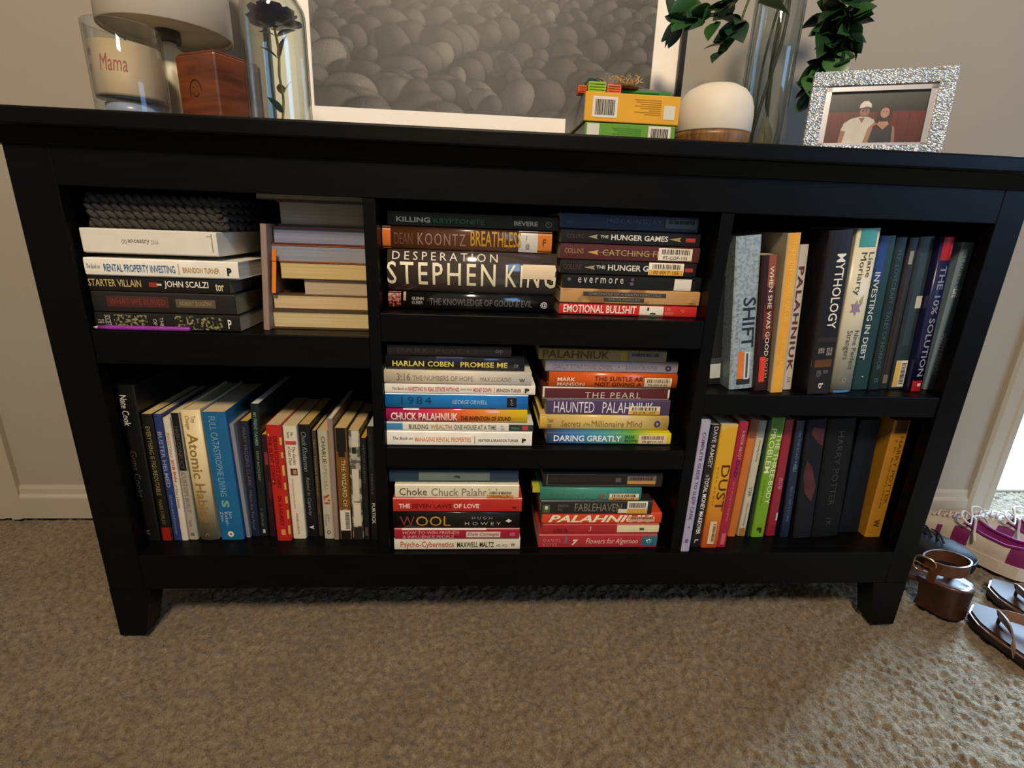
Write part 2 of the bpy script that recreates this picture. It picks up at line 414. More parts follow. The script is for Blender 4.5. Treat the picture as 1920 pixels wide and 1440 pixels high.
for x0, x1 in (P1, P2): bbox('partition', (x0, x1, .0015, DB-.008, Z_FLOOR, Z_OPEN), MC, bc, .001)
SH_L, SH_M1, SH_M2, SH_R = .525, .560, .350, .447
for (x0, x1, z, t) in ((.056, P1[0], SH_L, .048), (P1[1], P2[0], SH_M1, .042), (P1[1], P2[0], SH_M2, .034), (P2[1], CW-.042, SH_R, .034)):
    xa = .010 if x0 < .1 else x0; xb = CW-.010 if x1 > 1.3 else x1
    s = bbox('shelf', (xa, xb, .018, DB-.008, z-.018, z), MC, bc, .001)
    bbox('shelf_edge', (x0, x1, .002, .018, z-t, z), MC, s, .0012)

# ------------------------------------------------------------------ books
PAGE = '#d8c9a2'
def make_book(L, T, D, cover, label, cat='book', group=None, pages=PAGE, hard=False, bulge=.0006, rough=.38, spec=.45, panels=(), texts=(), stickers=(), covermat=None, extra=None, name='book', coverlabel=None):
    """spine along local x (0..L), thickness local z (0..T), spine face at y=0 facing -y, fore-edge at y=D"""
    b = empty(name, label, cat, (0, 0, 0), None, group)
    t = .0026 if hard else .0009; ins = .003 if hard else .0006
    t = min(t, T*.2)
    n = 17 if bulge > .0015 else 7
    def yf(z):
        q = 2*z/T-1; q = max(-1, min(1, q))
        base = -bulge*(1-q*q)
        r = min(.0022, T*.2); e = min(z, T-z)
        if e < r: base += r*(1-math.sqrt(max(0, 1-((r-e)/r)**2)))*.6
        return base
    zs = [T*(.5-.5*math.cos(math.pi*i/(n-1))) for i in range(n)][::-1]
    outer = [(D, T)]+[(yf(z), z) for z in zs]+[(D, 0)]
    inner = [(D, T-t)]+[(max(yf(z), 0)+t, min(max(z, t), T-t)) for z in zs]+[(D, t)]
    k = len(outer); V, F = [], []
    for x in (0, L):
        V += [(x, y, z) for y, z in outer]; V += [(x, y, z) for y, z in inner]
    a0, b0, a1, b1 = 0, k, 2*k, 3*k
    for i in range(k-1):
        F.append((a0+i, a0+i+1, a1+i+1, a1+i)); F.append((b0+i+1, b0+i, b1+i, b1+i+1))
        F.append((a0+i+1, a0+i, b0+i, b0+i+1)); F.append((a1+i, a1+i+1, b1+i+1, b1+i))
    F.append((a0, a1, b1, b0)); F.append((a0+k-1, b0+k-1, b1+k-1, a1+k-1))
    cm = covermat or mat(cover, rough, spec, .07, 25)
    c = obj('cover', V, F, cm, b)
    if bulge > .0015:
        for p_ in c.data.polygons:
            if abs(p_.normal.x) < .5 and p_.center.y < .004: p_.use_smooth = True
    if coverlabel: c['label'] = coverlabel
    pv, pf = box(ins, L-ins, t+.0005, D-ins-.0005, t, T-t)
    obj('page_block', pv, pf, mat_pages(pages), b)
    def patch(x0, x1, z0, z1, off):
        m_ = 7; V, F = [], []
        for x in (x0, x1):
            for i in range(m_):
                z = z0+(z1-z0)*i/(m_-1); V.append((x, yf(z)-off, z))
        for i in range(m_-1): F.append((i, m_+i, m_+i+1, i+1))
        return V, F
    for p in panels:       # (x0,x1,z0,z1,hex) in fractions
        V, F = patch(p[0]*L, p[1]*L, p[2]*T, p[3]*T, .00025)
        pm = p[4] if not isinstance(p[4], str) else mat(p[4], rough, spec, .08, 40)
        obj('spine_panel', V, F, pm, b)
    for q in texts:        # (string,x0,x1,z0,z1,hex[,opts])
        o = q[6] if len(q) > 6 else {}
        letters(b, q[0], q[1]*L, q[2]*L, q[3]*T, q[4]*T, q[5], -.0006, yf, **o)
    for q in stickers:     # (x0,x1,z0,z1,hex, flip) store label with bars; hex2 = coloured half
        x0, x1, z0, z1 = q[0]*L, q[1]*L, q[2]*T, q[3]*T
        V, F = patch(x0, x1, z0, z1, .0008); st = obj('sticker', V, F, mat(q[4], .45, .4, .04), b)
        if len(q) > 5 and q[5]:
            zz = z0+(z1-z0)*.42
            V, F = patch(x0+(x1-x0)*.02, x1-(x1-x0)*.02, z0, zz, .0010); obj('colour_band', V, F, mat(q[5], .45, .4, .04), st)
        if len(q) > 6 and q[6]:
            bars = []; x = x0+(x1-x0)*.1; r = random.Random(int(L*1e5)); za, zb = (z0+(z1-z0)*.5, z0+(z1-z0)*.9)
            while x < x1-(x1-x0)*.1:
                w = (x1-x0)*r.choice((.012, .02, .03)); bars.append(patch(x, x+w, za, zb, .0012)); x += w+(x1-x0)*r.choice((.014, .02, .03))
            V, F = join(*bars); obj('barcode', V, F, mat('#2a2622', .6, .2, 0), st)
            if q[6] != 2: letters(st, q[6] if isinstance(q[6], str) else '00 0017 155', x0+(x1-x0)*.14, x1-(x1-x0)*.14, z0+(z1-z0)*.1, z0+(z1-z0)*.36, '#4a3a28', -.0014, yf)
    if extra: extra(b, L, T, yf)
    return b

def bay(x):
    return (.012, P1[0]) if x < P1[0] else ((P1[1], P2[0]) if x < P2[0] else (P2[1], CW-.012))
def stack(books, zs, Y, group, yaw_noise=0.004):
    """flat pile: books listed from the bottom, each with px quad (TL,TR,BL,BR)"""
    z = zs
    for i, bk in enumerate(books):
        bk = dict(bk); q = bk.pop('q'); dy = bk.pop('dy', random.uniform(-.002, .004)); yaw = bk.pop('yaw', random.uniform(-yaw_noise, yaw_noise)); D = bk.pop('D', None)
        flip = bk.pop('flip', False); xr = bk.pop('xr', None); xl = bk.pop('xl', None)
        Yb = Y+dy
        TL, TR, BL, BR = [onY(u, v, Yb) for u, v in q]
        x0 = (TL[0]+BL[0])/2; x1 = (TR[0]+BR[0])/2
        if xr: x1 = xr
        if xl: x0 = xl
        lo, hi = bay((x0+x1)/2); lo = .0585 if (lo < .05 and Yb < .0215) else lo; x0 = max(x0, lo+.001); x1 = min(x1, hi-.001)
        T = ((TL[2]-BL[2])+(TR[2]-BR[2]))/2
        zb = (BL[2]+BR[2])/2
        if i == 0: zb = zs+.0004
        else: zb = z+.0003
        ztop = (TL[2]+TR[2])/2
        T = max(.004, min(T*1.25, max(T*.8, ztop-zb)))
        L = x1-x0
        D = D or min(.285, max(.125, L*.68))
        b = make_book(L, T, D, group=group, **bk)
        if flip:
            b.location = (x1, Yb+D, zb); b.rotation_euler = (0, 0, math.pi+yaw)
        else:
            b.location = (x0, Yb, zb); b.rotation_euler = (0, 0, yaw)
        z = zb+T
def row(books, zs, group):
    """upright books, text reading downwards; px quads TL,TR,BL,BR of the spine"""
    prev = None
    for bk in books:
        bk = dict(bk); q = bk.pop('q'); Y = bk.pop('Y', None); D = bk.pop('D', None); kT = bk.pop('kT', .99)
        TLp, TRp, BLp, BRp = q
        if Y is None: Y = min(.06, max(.004, onZ((BLp[0]+BRp[0])/2, (BLp[1]+BRp[1])/2, zs)[1]))
        TL, TR, BL, BR = [onY(u, v, Y) for u, v in q]
        bot = (BL+BR)/2; top = (TL+TR)/2
        a = math.atan2(top[0]-bot[0], top[2]-bot[2])     # lean, + = to the right
        T = max(.004, ((TR[0]-TL[0])+(BR[0]-BL[0]))/2*math.cos(a)*kT)
        L = (top[2]-zs-abs(math.sin(a))*T*.5)/math.cos(a)
        xc = bot[0]; ta = math.tan(a)
        lo, hi = bay(xc)
        hz = L*math.cos(a)
        if prev is None: prev = (lo, 0., 9.)
        # keep clear of the neighbour on the left: compare the facing sides at the foot and at the lower of the two tops
        px, pt, ph = prev; h = min(ph, hz)
        def left(xc, T, z): return xc-T/2/math.cos(a)+ta*z
        need = max(px-left(xc, T, 0), px+pt*h-left(xc, T, h))+.0006
        if need > 0:
            cut = min(need, T*.3); T -= cut*math.cos(a); xc += cut/2; xc += max(0, need-cut)
        over = max(xc+T/2/math.cos(a), xc+T/2/math.cos(a)+ta*hz)+.0006-hi
        if over > 0: T = max(.004, T-over*math.cos(a)); xc -= over/2
        prev = (xc+T/2/math.cos(a), ta, hz)
        D = D or min(.27, max(.12, L*.64))
        b = make_book(L, T, D, group=group, **bk)
        up = np.array([math.sin(a), 0, math.cos(a)]); rt = np.array([math.cos(a), 0, -math.sin(a)])
        base = np.array([xc, Y, zs+abs(math.sin(a))*T*.5+.0005])
        org = base+up*L-rt*T/2
        b.matrix_world = Matrix(((-up[0], 0, rt[0], org[0]), (-up[1], 1, rt[1], org[1]), (-up[2], 0, rt[2], org[2]), (0, 0, 0, 1)))
BL_ = dict(bold=.012); IT = dict(shear=.25)
# --- upper left compartment, pile with spines to the front (bottom first)
G = 'books piled in the upper left compartment'
stack([
 dict(q=[(180,585),(450,593),(178,617),(450,623)], cover='#17150f', label='dark book with a speckled olive patterned spine, bottom of the left pile', pages='#a8987c', covermat=None,
      panels=[(.13,.36,.08,.9,mat_speckle('#14140e','#8f8a5c',260,.56)), (.55,.88,.08,.9,mat_speckle('#14140e','#8f8a5c',260,.56))],
      texts=[('THE',.02,.06,.35,.6,'#b8b3a6',dict(rot=1)), ('SOCIETY',.07,.11,.12,.88,'#b8b3a6',dict(rot=1)), ('OF',.40,.425,.3,.7,'#b8b3a6',dict(rot=1)), ('THE',.445,.47,.2,.8,'#b8b3a6',dict(rot=1)), ('P',.92,.945,.2,.75,'#e8e4da',BL_)]),
 dict(q=[(167,548),(440,550),(170,583),(443,586)], cover='#1a1815', label='black book with a dim red title panel and tan author plate on its spine', pages='#8d7a5c', rough=.5,
      panels=[(.10,.53,.28,.80,'#4a1f1c'), (.58,.86,.32,.72,'#5a4c36')], texts=[('WHAT WE BURIED',.12,.51,.42,.68,'#7a3a32'), ('ROBERT DUGONI',.61,.83,.42,.62,'#9a8a68')]),
 dict(q=[(158,517),(430,522),(163,545),(428,548)], cover='#151312', label='black paperback with gold and white capitals and a small red rocket on its spine', pages='#6f6250',
      texts=[('STARTER VILLAIN',.004,.375,.32,.78,'#b9a468',BL_), ('JOHN SCALZI',.54,.855,.26,.78,'#ded8ca',BL_), ('tor',.905,.965,.2,.7,'#d8cf9a',BL_)],
      panels=[(.43,.49,.35,.65,'#8a3428'), (.485,.52,.45,.58,'#c9c3b4')]),
 dict(q=[(157,484),(447,490),(160,514),(447,521)], cover='#e6e0d2', label='white paperback with blue and tan capitals and a black house mark, under the white box', pages='#ddd5c0', dy=-.002, rough=.45,
      texts=[('The Book on',.015,.10,.40,.66,'#8d8676',IT), ('RENTAL PROPERTY INVESTING',.125,.585,.26,.68,'#3b5f93',BL_), ('|',.605,.612,.2,.8,'#b0a690'), ('BRANDON TURNER',.635,.875,.30,.62,'#b08a5c',BL_), ('P',.925,.955,.2,.65,'#16140f',dict(bold=.05))]),
], SH_L, .011, G)
# --- upper left compartment, pile with fore-edges to the front
G2 = 'books piled with page edges out in the upper left compartment'
stack([
 dict(q=[(508,577),(691,585),(508,612),(691,617)], xr=.4365, flip=True, cover='#4d3a26', pages='#cdb888', hard=True, label='thick book with cream page edges facing out, bottom of the right pile'),
 dict(q=[(513,552),(689,556),(513,577),(689,585)], xr=.436, flip=True, cover='#5b4028', pages='#cbb083', label='book with tan page edges facing out, second from the bottom of the right pile'),
 dict(q=[(570,524),(689,526),(570,552),(689,555)], xr=.4365, flip=True, cover='#8d7f6a', pages='#b5a284', label='short book with greyish page edges facing out, set deep in the right pile', dy=.003),
 dict(q=[(525,493),(685,493),(527,523),(688,524)], xr=.436, flip=True, cover='#6a4a2c', pages='#c9b078', label='book with golden tan page edges facing out below an orange cover edge'),
 dict(q=[(508,462),(684,460),(510,491),(685,492)], xr=.4365, flip=True, cover='#a8521f', pages='#8d8f98', label='book with grey-blue page edges between orange hard covers'),
 dict(q=[(508,427),(682,425),(508,459),(684,458)], xr=.436, flip=True, cover='#4f2b2b', pages='#85889a', hard=True, label='book with grey-blue page edges between dark red hard covers'),
 dict(q=[(520,378),(682,378),(520,420),(682,420)], xr=.4365, flip=True, cover='#3c3733', pages='#a59b8a', hard=True, label='thick book with pale grey page edges near the top of the right pile'),
 dict(q=[(478,360),(660,366),(480,374),(660,377)], xr=.4355, flip=True, cover='#4a433a', pages='#a39785', label='thin book lying on top of the fore-edge pile under the rail'),
], SH_L, .045, G2)
# --- middle bay, top row, left pile
G = 'books piled at the left of the top middle compartment'
stack([
 dict(q=[(729,545),(1038,554),(729,577),(1038,585)], cover='#141312', label='glossy black hardcover with grey title and a small painted panel at its left end', hard=True, bulge=.0045, rough=.12, spec=.7, dy=.001,
      panels=[(.0,.075,.15,.98,mat_speckle('#3a0d12','#b5604a',240,.5)), (.09,.105,.5,.98,'#a58a7c')],
      texts=[('GLENN\nKLEIER',.14,.21,.32,.72,'#a29c92',BL_), ('THE KNOWLEDGE OF GOOD & EVIL',.245,.865,.30,.68,'#5f5a55',BL_), ('@',.915,.96,.26,.64,'#c9c5bb',BL_)]),
 dict(q=[(728,465),(1042,477),(728,541),(1042,549)], cover='#453b35', label='thick hardcover in a shiny brown jacket with huge cream author capitals', hard=True, bulge=.011, rough=.12, spec=.8, dy=.0,
      texts=[('DESPERATION',.03,.645,.76,.95,'#cfc6b2',dict(space=1.5)), ('STEPHEN',.0,.635,.18,.72,'#e6dcb8',dict(bold=.006,space=1.25)), ('KING',.695,.995,.18,.72,'#e6dcb8',dict(bold=.006,space=1.25))],
      stickers=[(.795,.99,.40,.74,'#d8c0a0')], panels=[(.856,.895,.49,.63,'#d8743a')]),
 dict(q=[(716,422),(1035,435),(716,462),(1034,473)], cover='#51301f', label='brown hardcover with orange ends, yellow title letters and a white spine label', hard=True, bulge=.003, rough=.22, spec=.5, dy=-.001,
      panels=[(0,.048,.02,.98,'#c8682a'), (.915,1.0,.02,.98,'#c8732c'), (.80,.915,.03,.98,'#c4beb4')],
      texts=[('DEAN',.07,.175,.20,.72,'#6a4230'), ('KOONTZ',.205,.485,.20,.74,'#8d7262',dict(space=1.2)), ('BREATHLESS',.515,.815,.22,.92,'#b3851c',BL_), ('F\nK00',.845,.865,.15,.75,'#3a3632',BL_), ('F',.945,.965,.35,.65,'#5a2a10',BL_)]),
 dict(q=[(726,388),(1048,412),(727,423),(1047,434)], cover='#1c211c', label='black book with white and green title capitals, top of the tall-jacket pile', hard=True, bulge=.001, rough=.3, dy=.002,
      texts=[('KILLING',.05,.245,.28,.62,'#e2ddd0',dict(bold=.025)), ('KRYPTONITE',.265,.56,.27,.60,'#3c7a55',dict(bold=.015)), ('BEVERE',.735,.875,.30,.60,'#cfcabf',dict(bold=.02)), ('O',.92,.96,.22,.66,'#8d8a80'), ('s',.934,.946,.34,.54,'#8d8a80')]),
], SH_M1, .040, G)
G = 'books piled at the right of the top middle compartment'
def arrow(b, L, T, yf, x0, x1, zc, hexc):
    z = zc*T; obj('arrow_print', [(x0*L, yf(z)-.0006, z), (x1*L, yf(z)-.0006, z-.16*T), (x1*L-.002, yf(z)-.0006, z), (x1*L, yf(z)-.0006, z+.16*T)], [(0, 1, 2, 3)], mat(hexc, .4, .4, 0), b)
def hg(b, L, T, yf): arrow(b, L, T, yf, .19, .26, .5, '#9a8f68'); arrow(b, L, T, yf, .77, .86, .5, '#9c8a4c')
def hg2(b, L, T, yf): arrow(b, L, T, yf, .17, .25, .5, '#9a8f68')
def cf(b, L, T, yf): arrow(b, L, T, yf, .19, .27, .5, '#c79a4c')
stack([
 dict(q=[(1049,565),(1306,576),(1048,588),(1304,598)], cover='#c92a24', label='bright red paperback with a white patch mid-spine, bottom of its pile', rough=.4,
      panels=[(.58,.755,.0,1.0,'#e4dcc6'), (.66,.70,.18,.32,'#1c1815'), (.635,.65,.5,.78,'#1c1815')],
      texts=[('EMOTIONAL BULLSHIT',.03,.555,.18,.86,'#f0e2d2',dict(bold=.015)), ('CARL\nALASKO',.765,.83,.2,.8,'#e58a78'), ('9',.88,.91,.35,.7,'#e56a5c')]),
 dict(q=[(1051,539),(1312,549),(1050,564),(1310,574)], cover='#b98a55', label='tan marbled paperback with two dark title strips on its spine', covermat=mat_speckle('#b98c58','#8c5f38',28,.56),
      panels=[(.16,.755,.52,.82,'#3d3a34'), (.31,.60,.14,.44,'#3d3a34')],
      texts=[('CHRONICLE OF A DEATH FORETOLD',.20,.72,.60,.75,'#8d8878'), ('GARCIA MARQUEZ',.34,.57,.22,.37,'#8d8878'), ('Z',.91,.955,.25,.6,'#d6a96c')]),
 dict(q=[(1055,513),(1315,521),(1054,537),(1314,547)], cover='#17191b', label='black paperback with a lowercase white title and a white square call label', rough=.25,
      texts=[('evermore',.11,.435,.40,.78,'#cfcac0',dict(space=1.5)), ('*',.035,.06,.5,.75,'#8d8a90')], panels=[(.485,.51,.30,.52,'#6d4a68'), (.49,.51,.62,.82,'#6d4a68')],
      stickers=[(.805,.93,.03,.86,'#dcd8d0')]),
 dict(q=[(1051,486),(1305,495),(1051,511),(1305,519)], cover='#161514', label='black paperback with an orange and white price label covering half its title', extra=hg2,
      texts=[('COLLINS',.02,.155,.32,.70,'#5c3a33'), ('THE',.26,.325,.42,.66,'#cfcabd',BL_), ('HUNGER GAMES',.345,.79,.32,.74,'#d2cdc0',dict(bold=.02))],
      stickers=[(.645,.905,.10,.98,'#e6dcc4','#dfa038',True)], panels=[(.915,.975,.38,.66,'#b0383c')]),
 dict(q=[(1050,455),(1311,466),(1051,484),(1311,494)], cover='#4f2324', label='dark red paperback with a white barcode label at the right of its spine', extra=cf,
      texts=[('COLLINS',.03,.165,.40,.72,'#a07c4a'), ('CATCHING FIRE',.30,.775,.32,.70,'#a8935f')], panels=[(.27,.72,.505,.525,'#a8935f')],
      stickers=[(.70,.945,.14,.92,'#e0d6c2',None,'9T-COF-135')]),
 dict(q=[(1052,428),(1314,437),(1052,455),(1312,462)], cover='#151416', label='black paperback with a white title between two arrow prints, full title showing', extra=hg,
      texts=[('COLLINS',.04,.165,.36,.66,'#4f3430'), ('THE',.28,.335,.42,.62,'#c9c4b8',BL_), ('HUNGER GAMES',.355,.765,.32,.70,'#d2cdc0',dict(bold=.02))], panels=[(.895,.965,.36,.62,'#b0383c')]),
 dict(q=[(1051,399),(1311,406),(1051,424),(1310,428)], cover='#1f3550', label='dark blue paperback with a dim grey label, topmost of the middle right pile', rough=.4,
      texts=[('MOCKINGJAY',.33,.73,.36,.72,'#5d6b7d',dict(space=1.3))], stickers=[(.755,.985,.22,.80,'#54606c',None,2)], panels=[(.04,.10,.3,.5,'#2a4560')]),
], SH_M1, .032, G)
# --- middle bay, middle row
G = 'books piled at the left of the centre compartment'
stack([
 dict(q=[(719,809),(998,810),(719,836),(997,838)], cover='#ece6da', label='white paperback with orange capitals, bottom of the centre left pile', pages='#e4dccb', rough=.45,
      texts=[('The Book on',.04,.175,.42,.62,'#57524a',IT), ('MANAGING RENTAL PROPERTIES',.19,.575,.30,.62,'#d08a5c',BL_), ('|',.598,.603,.2,.72,'#8d8676'), ('HEATHER & BRANDON TURNER',.625,.905,.32,.52,'#5c564c',BL_), ('P',.93,.958,.28,.58,'#16140f',dict(bold=.05))]),
 dict(q=[(720,791),(1000,794),(720,808),(999,810)], cover='#d9d4c4', label='pale paperback with a blue left end and dark green right end', pages='#ddd5c0', rough=.45,
      panels=[(0,.108,0,1,'#3f7fae'), (.832,1,0,1,'#22382f'), (.925,.965,.25,.75,'#b83a34')],
      texts=[('BUILDING',.15,.28,.25,.78,'#4d4a42',BL_), ('WEALTH',.295,.44,.25,.78,'#b08a4c',BL_), ('ONE HOUSE AT A TIME',.457,.745,.25,.78,'#6d6a60',BL_), ('JOHN\nSCHAUB',.775,.80,.2,.8,'#7a7ea0'), ('McGraw',.85,.905,.35,.6,'#8da294')]),
 dict(q=[(722,762),(988,768),(722,791),(988,794)], cover='#d86a2c', label='hardcover shading from magenta to yellow with bold white author letters', hard=True, bulge=.004, rough=.16, spec=.55,
      covermat=mat_stripes([(0,'#b8255f'),(.28,'#c03055'),(.5,'#d2552e'),(.75,'#dd8a26'),(1,'#e6bf1f')], .16, .55),
      texts=[('CHUCK PALAHNIUK',.035,.505,.16,.70,'#efe3d2',dict(bold=.02)), ('THE INVENTION OF SOUND',.525,.885,.20,.52,'#3a1c10',dict(bold=.02))], panels=[(.12,.23,.86,.98,'#e4d8d2')]),
 dict(q=[(721,735),(990,742),(721,761),(990,767)], cover='#1f74b8', label='bright blue paperback with handwritten numerals and a black block near its right end', bulge=.002, rough=.22,
      panels=[(.85,.918,0,1,'#1a1c24'), (0,1,.93,1,'#dfe6ea')],
      texts=[('1984',.11,.32,.30,.80,'#163a66',dict(space=1.2)), ('GEORGE ORWELL',.465,.71,.34,.62,'#9cc4de',dict(shear=.2,bold=.01)), ('S\nC',.875,.895,.3,.7,'#b8b4a8')]),
 dict(q=[(718,717),(1004,725),(718,733),(1003,741)], cover='#e4dccd', label='thin white paperback with small red capitals, third below the dark top book', pages='#e0d6c4', rough=.45,
      texts=[('The Book on',.05,.15,.38,.66,'#6d675c',IT), ('INVESTING IN REAL ESTATE WITH NO',.155,.49,.28,.70,'#b3404a',BL_), ('(and low)',.50,.575,.38,.66,'#7a7468',IT), ('MONEY DOWN',.585,.705,.28,.70,'#b3404a',BL_), ('|',.722,.726,.2,.8,'#8d8676'), ('BRANDON TURNER',.74,.905,.30,.66,'#57524a',BL_), ('P',.93,.96,.25,.72,'#16140f',dict(bold=.05))]),
 dict(q=[(718,694),(997,698),(719,716),(996,723)], cover='#cfc3ae', label='beige book with grey serif-style title figures and numbers', hard=True, bulge=.002, rough=.4, pages='#d8ceb8',
      texts=[('3:16',.085,.175,.28,.80,'#6d675c'), ('THE NUMBERS OF HOPE',.19,.60,.30,.66,'#8d8474'), ('MAX LUCADO',.645,.86,.30,.62,'#958b78',IT), ('W',.915,.955,.28,.56,'#3a3630',BL_)]),
 dict(q=[(723,666),(984,672),(723,694),(983,696)], cover='#1e1f24', label='black paperback with yellow and white author capitals in the centre pile', bulge=.002, rough=.2,
      texts=[('HARLAN',.05,.275,.26,.66,'#d8cc5a',dict(bold=.02)), ('COBEN',.30,.485,.26,.66,'#d8cc5a',dict(bold=.02)), ('PROMISE ME',.535,.875,.26,.66,'#d8c25a',dict(bold=.02)), ('Of',.92,.955,.3,.55,'#8d8a84')], panels=[(.36,.55,.66,.98,'#27294a')]),
 dict(q=[(726,645),(959,650),(726,664),(959,667)], cover='#1a1718', label='very dark book lying on top of the centre left pile', rough=.45,
      texts=[('DARK PLACES',.08,.72,.28,.72,'#38312f',dict(space=1.4)), ('oo',.87,.93,.4,.7,'#6a6066')]),
], SH_M2, .010, G)
G = 'books piled at the right of the centre compartment'
stack([
 dict(q=[(1025,813),(1258,811),(1025,834),(1258,832)], cover='#3f7fb0', label='paperback shading from blue to green to yellow, bottom of the centre right pile', rough=.35,
      covermat=mat_stripes([(0,'#24324f'),(.2,'#3a6fa8'),(.45,'#3f8f9a'),(.68,'#5fa03c'),(.85,'#c9c41f'),(1,'#e0cf1c')], .35),
      texts=[('DARING GREATLY',.055,.595,.24,.78,'#e6eef0',dict(bold=.02)), ('BRENE\nBROWN',.625,.725,.2,.8,'#24402c',BL_)], stickers=[(.735,.965,.08,.88,'#e2c9a8',None,'F9-BF17-101')]),
 dict(q=[(1011,779),(1253,778),(1012,800),(1253,801)], cover='#d2b56c', dy=.015, label='pale yellow hardcover with brown title and a round blue mark near its right end', hard=True, bulge=.003, rough=.3,
      panels=[(0,.05,0,1,'#d0a53a')],
      texts=[('T.HARV\nEKER',.06,.105,.15,.75,'#4a3a1c'), ('Secrets',.165,.315,.24,.66,'#8d6a34'), ('of the',.335,.385,.3,.55,'#8d6a34',IT), ('Millionaire Mind',.40,.79,.24,.68,'#8d6a34'), ('O',.885,.935,.25,.72,'#2c3a6a',dict(bold=.06))]),
 dict(q=[(1024,752),(1257,748),(1024,779),(1256,777)], cover='#4b3b5c', dy=.015, label='dull purple paperback with hand-drawn white capitals and an orange price label', rough=.4,
      texts=[('HAUNTED',.06,.385,.14,.86,'#dcd6dc'), ('PALAHNIUK',.45,.86,.14,.86,'#dcd6dc')], stickers=[(.665,.92,.08,.62,'#e2d4b4','#dca83c','20-0181-477')]),
 dict(q=[(1018,730),(1258,724),(1016,752),(1257,748)], cover='#5a2228', dy=.015, label='slim dark red book in a cream-edged cover with pale spaced capitals', pages='#c9bda6', hard=True, rough=.4, yaw=.02,
      panels=[(0,1,.9,1,'#d8cdb8'), (0,1,0,.08,'#d8cdb8'), (0,.015,0,1,'#d8cdb8'), (.985,1,0,1,'#d8cdb8')],
      texts=[('THE PEARL',.33,.77,.12,.60,'#cdbba4',dict(space=1.2))]),
 dict(q=[(1028,697),(1270,701),(1030,724),(1268,721)], cover='#cf5a1c', dy=.015, label='orange hardcover with white author name and dark two-line title', hard=True, bulge=.004, rough=.25,
      texts=[('MARK\nMANSON',.065,.275,.10,.68,'#f0dcc8',BL_), ('THE SUBTLE ART OF\nNOT GIVING A F*CK',.35,.86,.12,.78,'#43180c',dict(bold=.01))], stickers=[(.74,.955,.12,.74,'#d6c4a4',None,'70-0014-06')]),
 dict(q=[(1023,675),(1272,679),(1023,695),(1271,699)], cover='#8b8590', dy=.015, label='grey paperback with faint lettering and a dark round mark at its right', rough=.45,
      texts=[('DAILY STARTING OVER',.06,.5,.30,.66,'#787280'), ('SARAH BLAINE',.6,.84,.32,.66,'#77707c'), ('.',.545,.552,.45,.55,'#2a2a33'), ('O',.90,.95,.2,.7,'#3a2f55',dict(bold=.08))]),
 dict(q=[(1011,650),(1248,660),(1011,668),(1248,679)], cover='#8d7d45', dy=.015, label='mustard paperback with brown capitals, topmost of the centre right pile', rough=.45, yaw=-.02,
      texts=[('PALAHNIUK',.03,.55,.18,.86,'#5c3a1c',dict(bold=.01))], panels=[(.64,.68,.1,.9,'#a58f2c')], stickers=[(.70,.965,.14,.84,'#77706a',None,2)]),
], SH_M2, .022, G)
# --- middle bay, bottom row
G = 'books piled at the left of the bottom middle compartment'
stack([
 dict(q=[(739,1010),(975,1009),(740,1033),(975,1029)], cover='#d8d0ba', label='cream paperback with tall red title letters, bottom of the lower left pile', rough=.45,
      texts=[('Psycho-Cybernetics',.05,.47,.12,.76,'#b8443a',dict(bold=.005)), ('MAXWELL MALTZ',.495,.79,.24,.70,'#26241f',dict(bold=.015)), ('MD. FICS',.81,.90,.26,.5,'#5c564a'), ('W',.925,.96,.3,.6,'#26241f',BL_)]),
 dict(q=[(740,990),(974,992),(739,1009),(974,1009)], cover='#9c1c33', label='crimson paperback with two small lines of title and a cream name plate', rough=.35,
      panels=[(.57,.845,.18,.72,'#d6b8a8'), (.06,.73,.88,1,'#dfd2c4')],
      texts=[('HOW TO WIN FRIENDS\n& INFLUENCE PEOPLE',.065,.515,.08,.80,'#d98a8a',BL_), ('Dale Carnegie',.585,.83,.28,.64,'#5c3a3a',IT), ('@',.92,.965,.3,.65,'#d98a8a')]),
 dict(q=[(737,959),(974,961),(737,989),(974,990)], cover='#191614', label='black paperback with big yellow and rust title letters in the lower left pile', rough=.25, bulge=.002,
      texts=[('W',.055,.17,.20,.76,'#7c3a34'), ('OOL',.18,.45,.18,.78,'#c0862c'), ('HUGH',.62,.78,.60,.76,'#8d8880',dict(space=1.6)), ('HOWEY',.565,.85,.24,.44,'#b5b0a6',dict(space=1.7)), ('+',.89,.935,.42,.62,'#d8d2c4',dict(bold=.08))]),
 dict(q=[(737,931),(979,937),(737,955),(978,957)], cover='#b52c22', label='tomato red book with mixed white and dark red title capitals', rough=.35, hard=True, bulge=.001,
      texts=[('THE',.045,.13,.30,.62,'#eed8c8',dict(bold=.02)), ('SEVEN LAWS',.145,.45,.30,.62,'#6a1410',dict(bold=.015)), ('OF LOVE',.465,.665,.30,.62,'#eed8c8',dict(bold=.02)), ('-',.925,.955,.3,.4,'#4a100c',dict(bold=.05))]),
 dict(q=[(741,908),(973,910),(740,930),(973,933)], cover='#d9d0b4', label='cream paperback with thin grey title letters and an orange-banded barcode label', rough=.4,
      texts=[('Choke',.035,.255,.22,.76,'#4a463c'), ('Chuck Palahniuk',.29,.85,.18,.76,'#8d7466')], stickers=[(.735,.96,.04,.60,'#dccfa8','#dc8a3c','*CR 87056 2 CH*')]),
 dict(q=[(730,882),(972,882),(730,906),(972,907)], cover='#24394a', label='dark blue book with a grey-green spine plate, top of the lower left pile', rough=.45, dy=.006,
      panels=[(.225,.775,.18,.86,'#66746c')], texts=[('~',.50,.545,.36,.62,'#2c3430',dict(bold=.03))]),
], Z_FLOOR, .011, G)
G = 'books piled at the right of the bottom middle compartment'
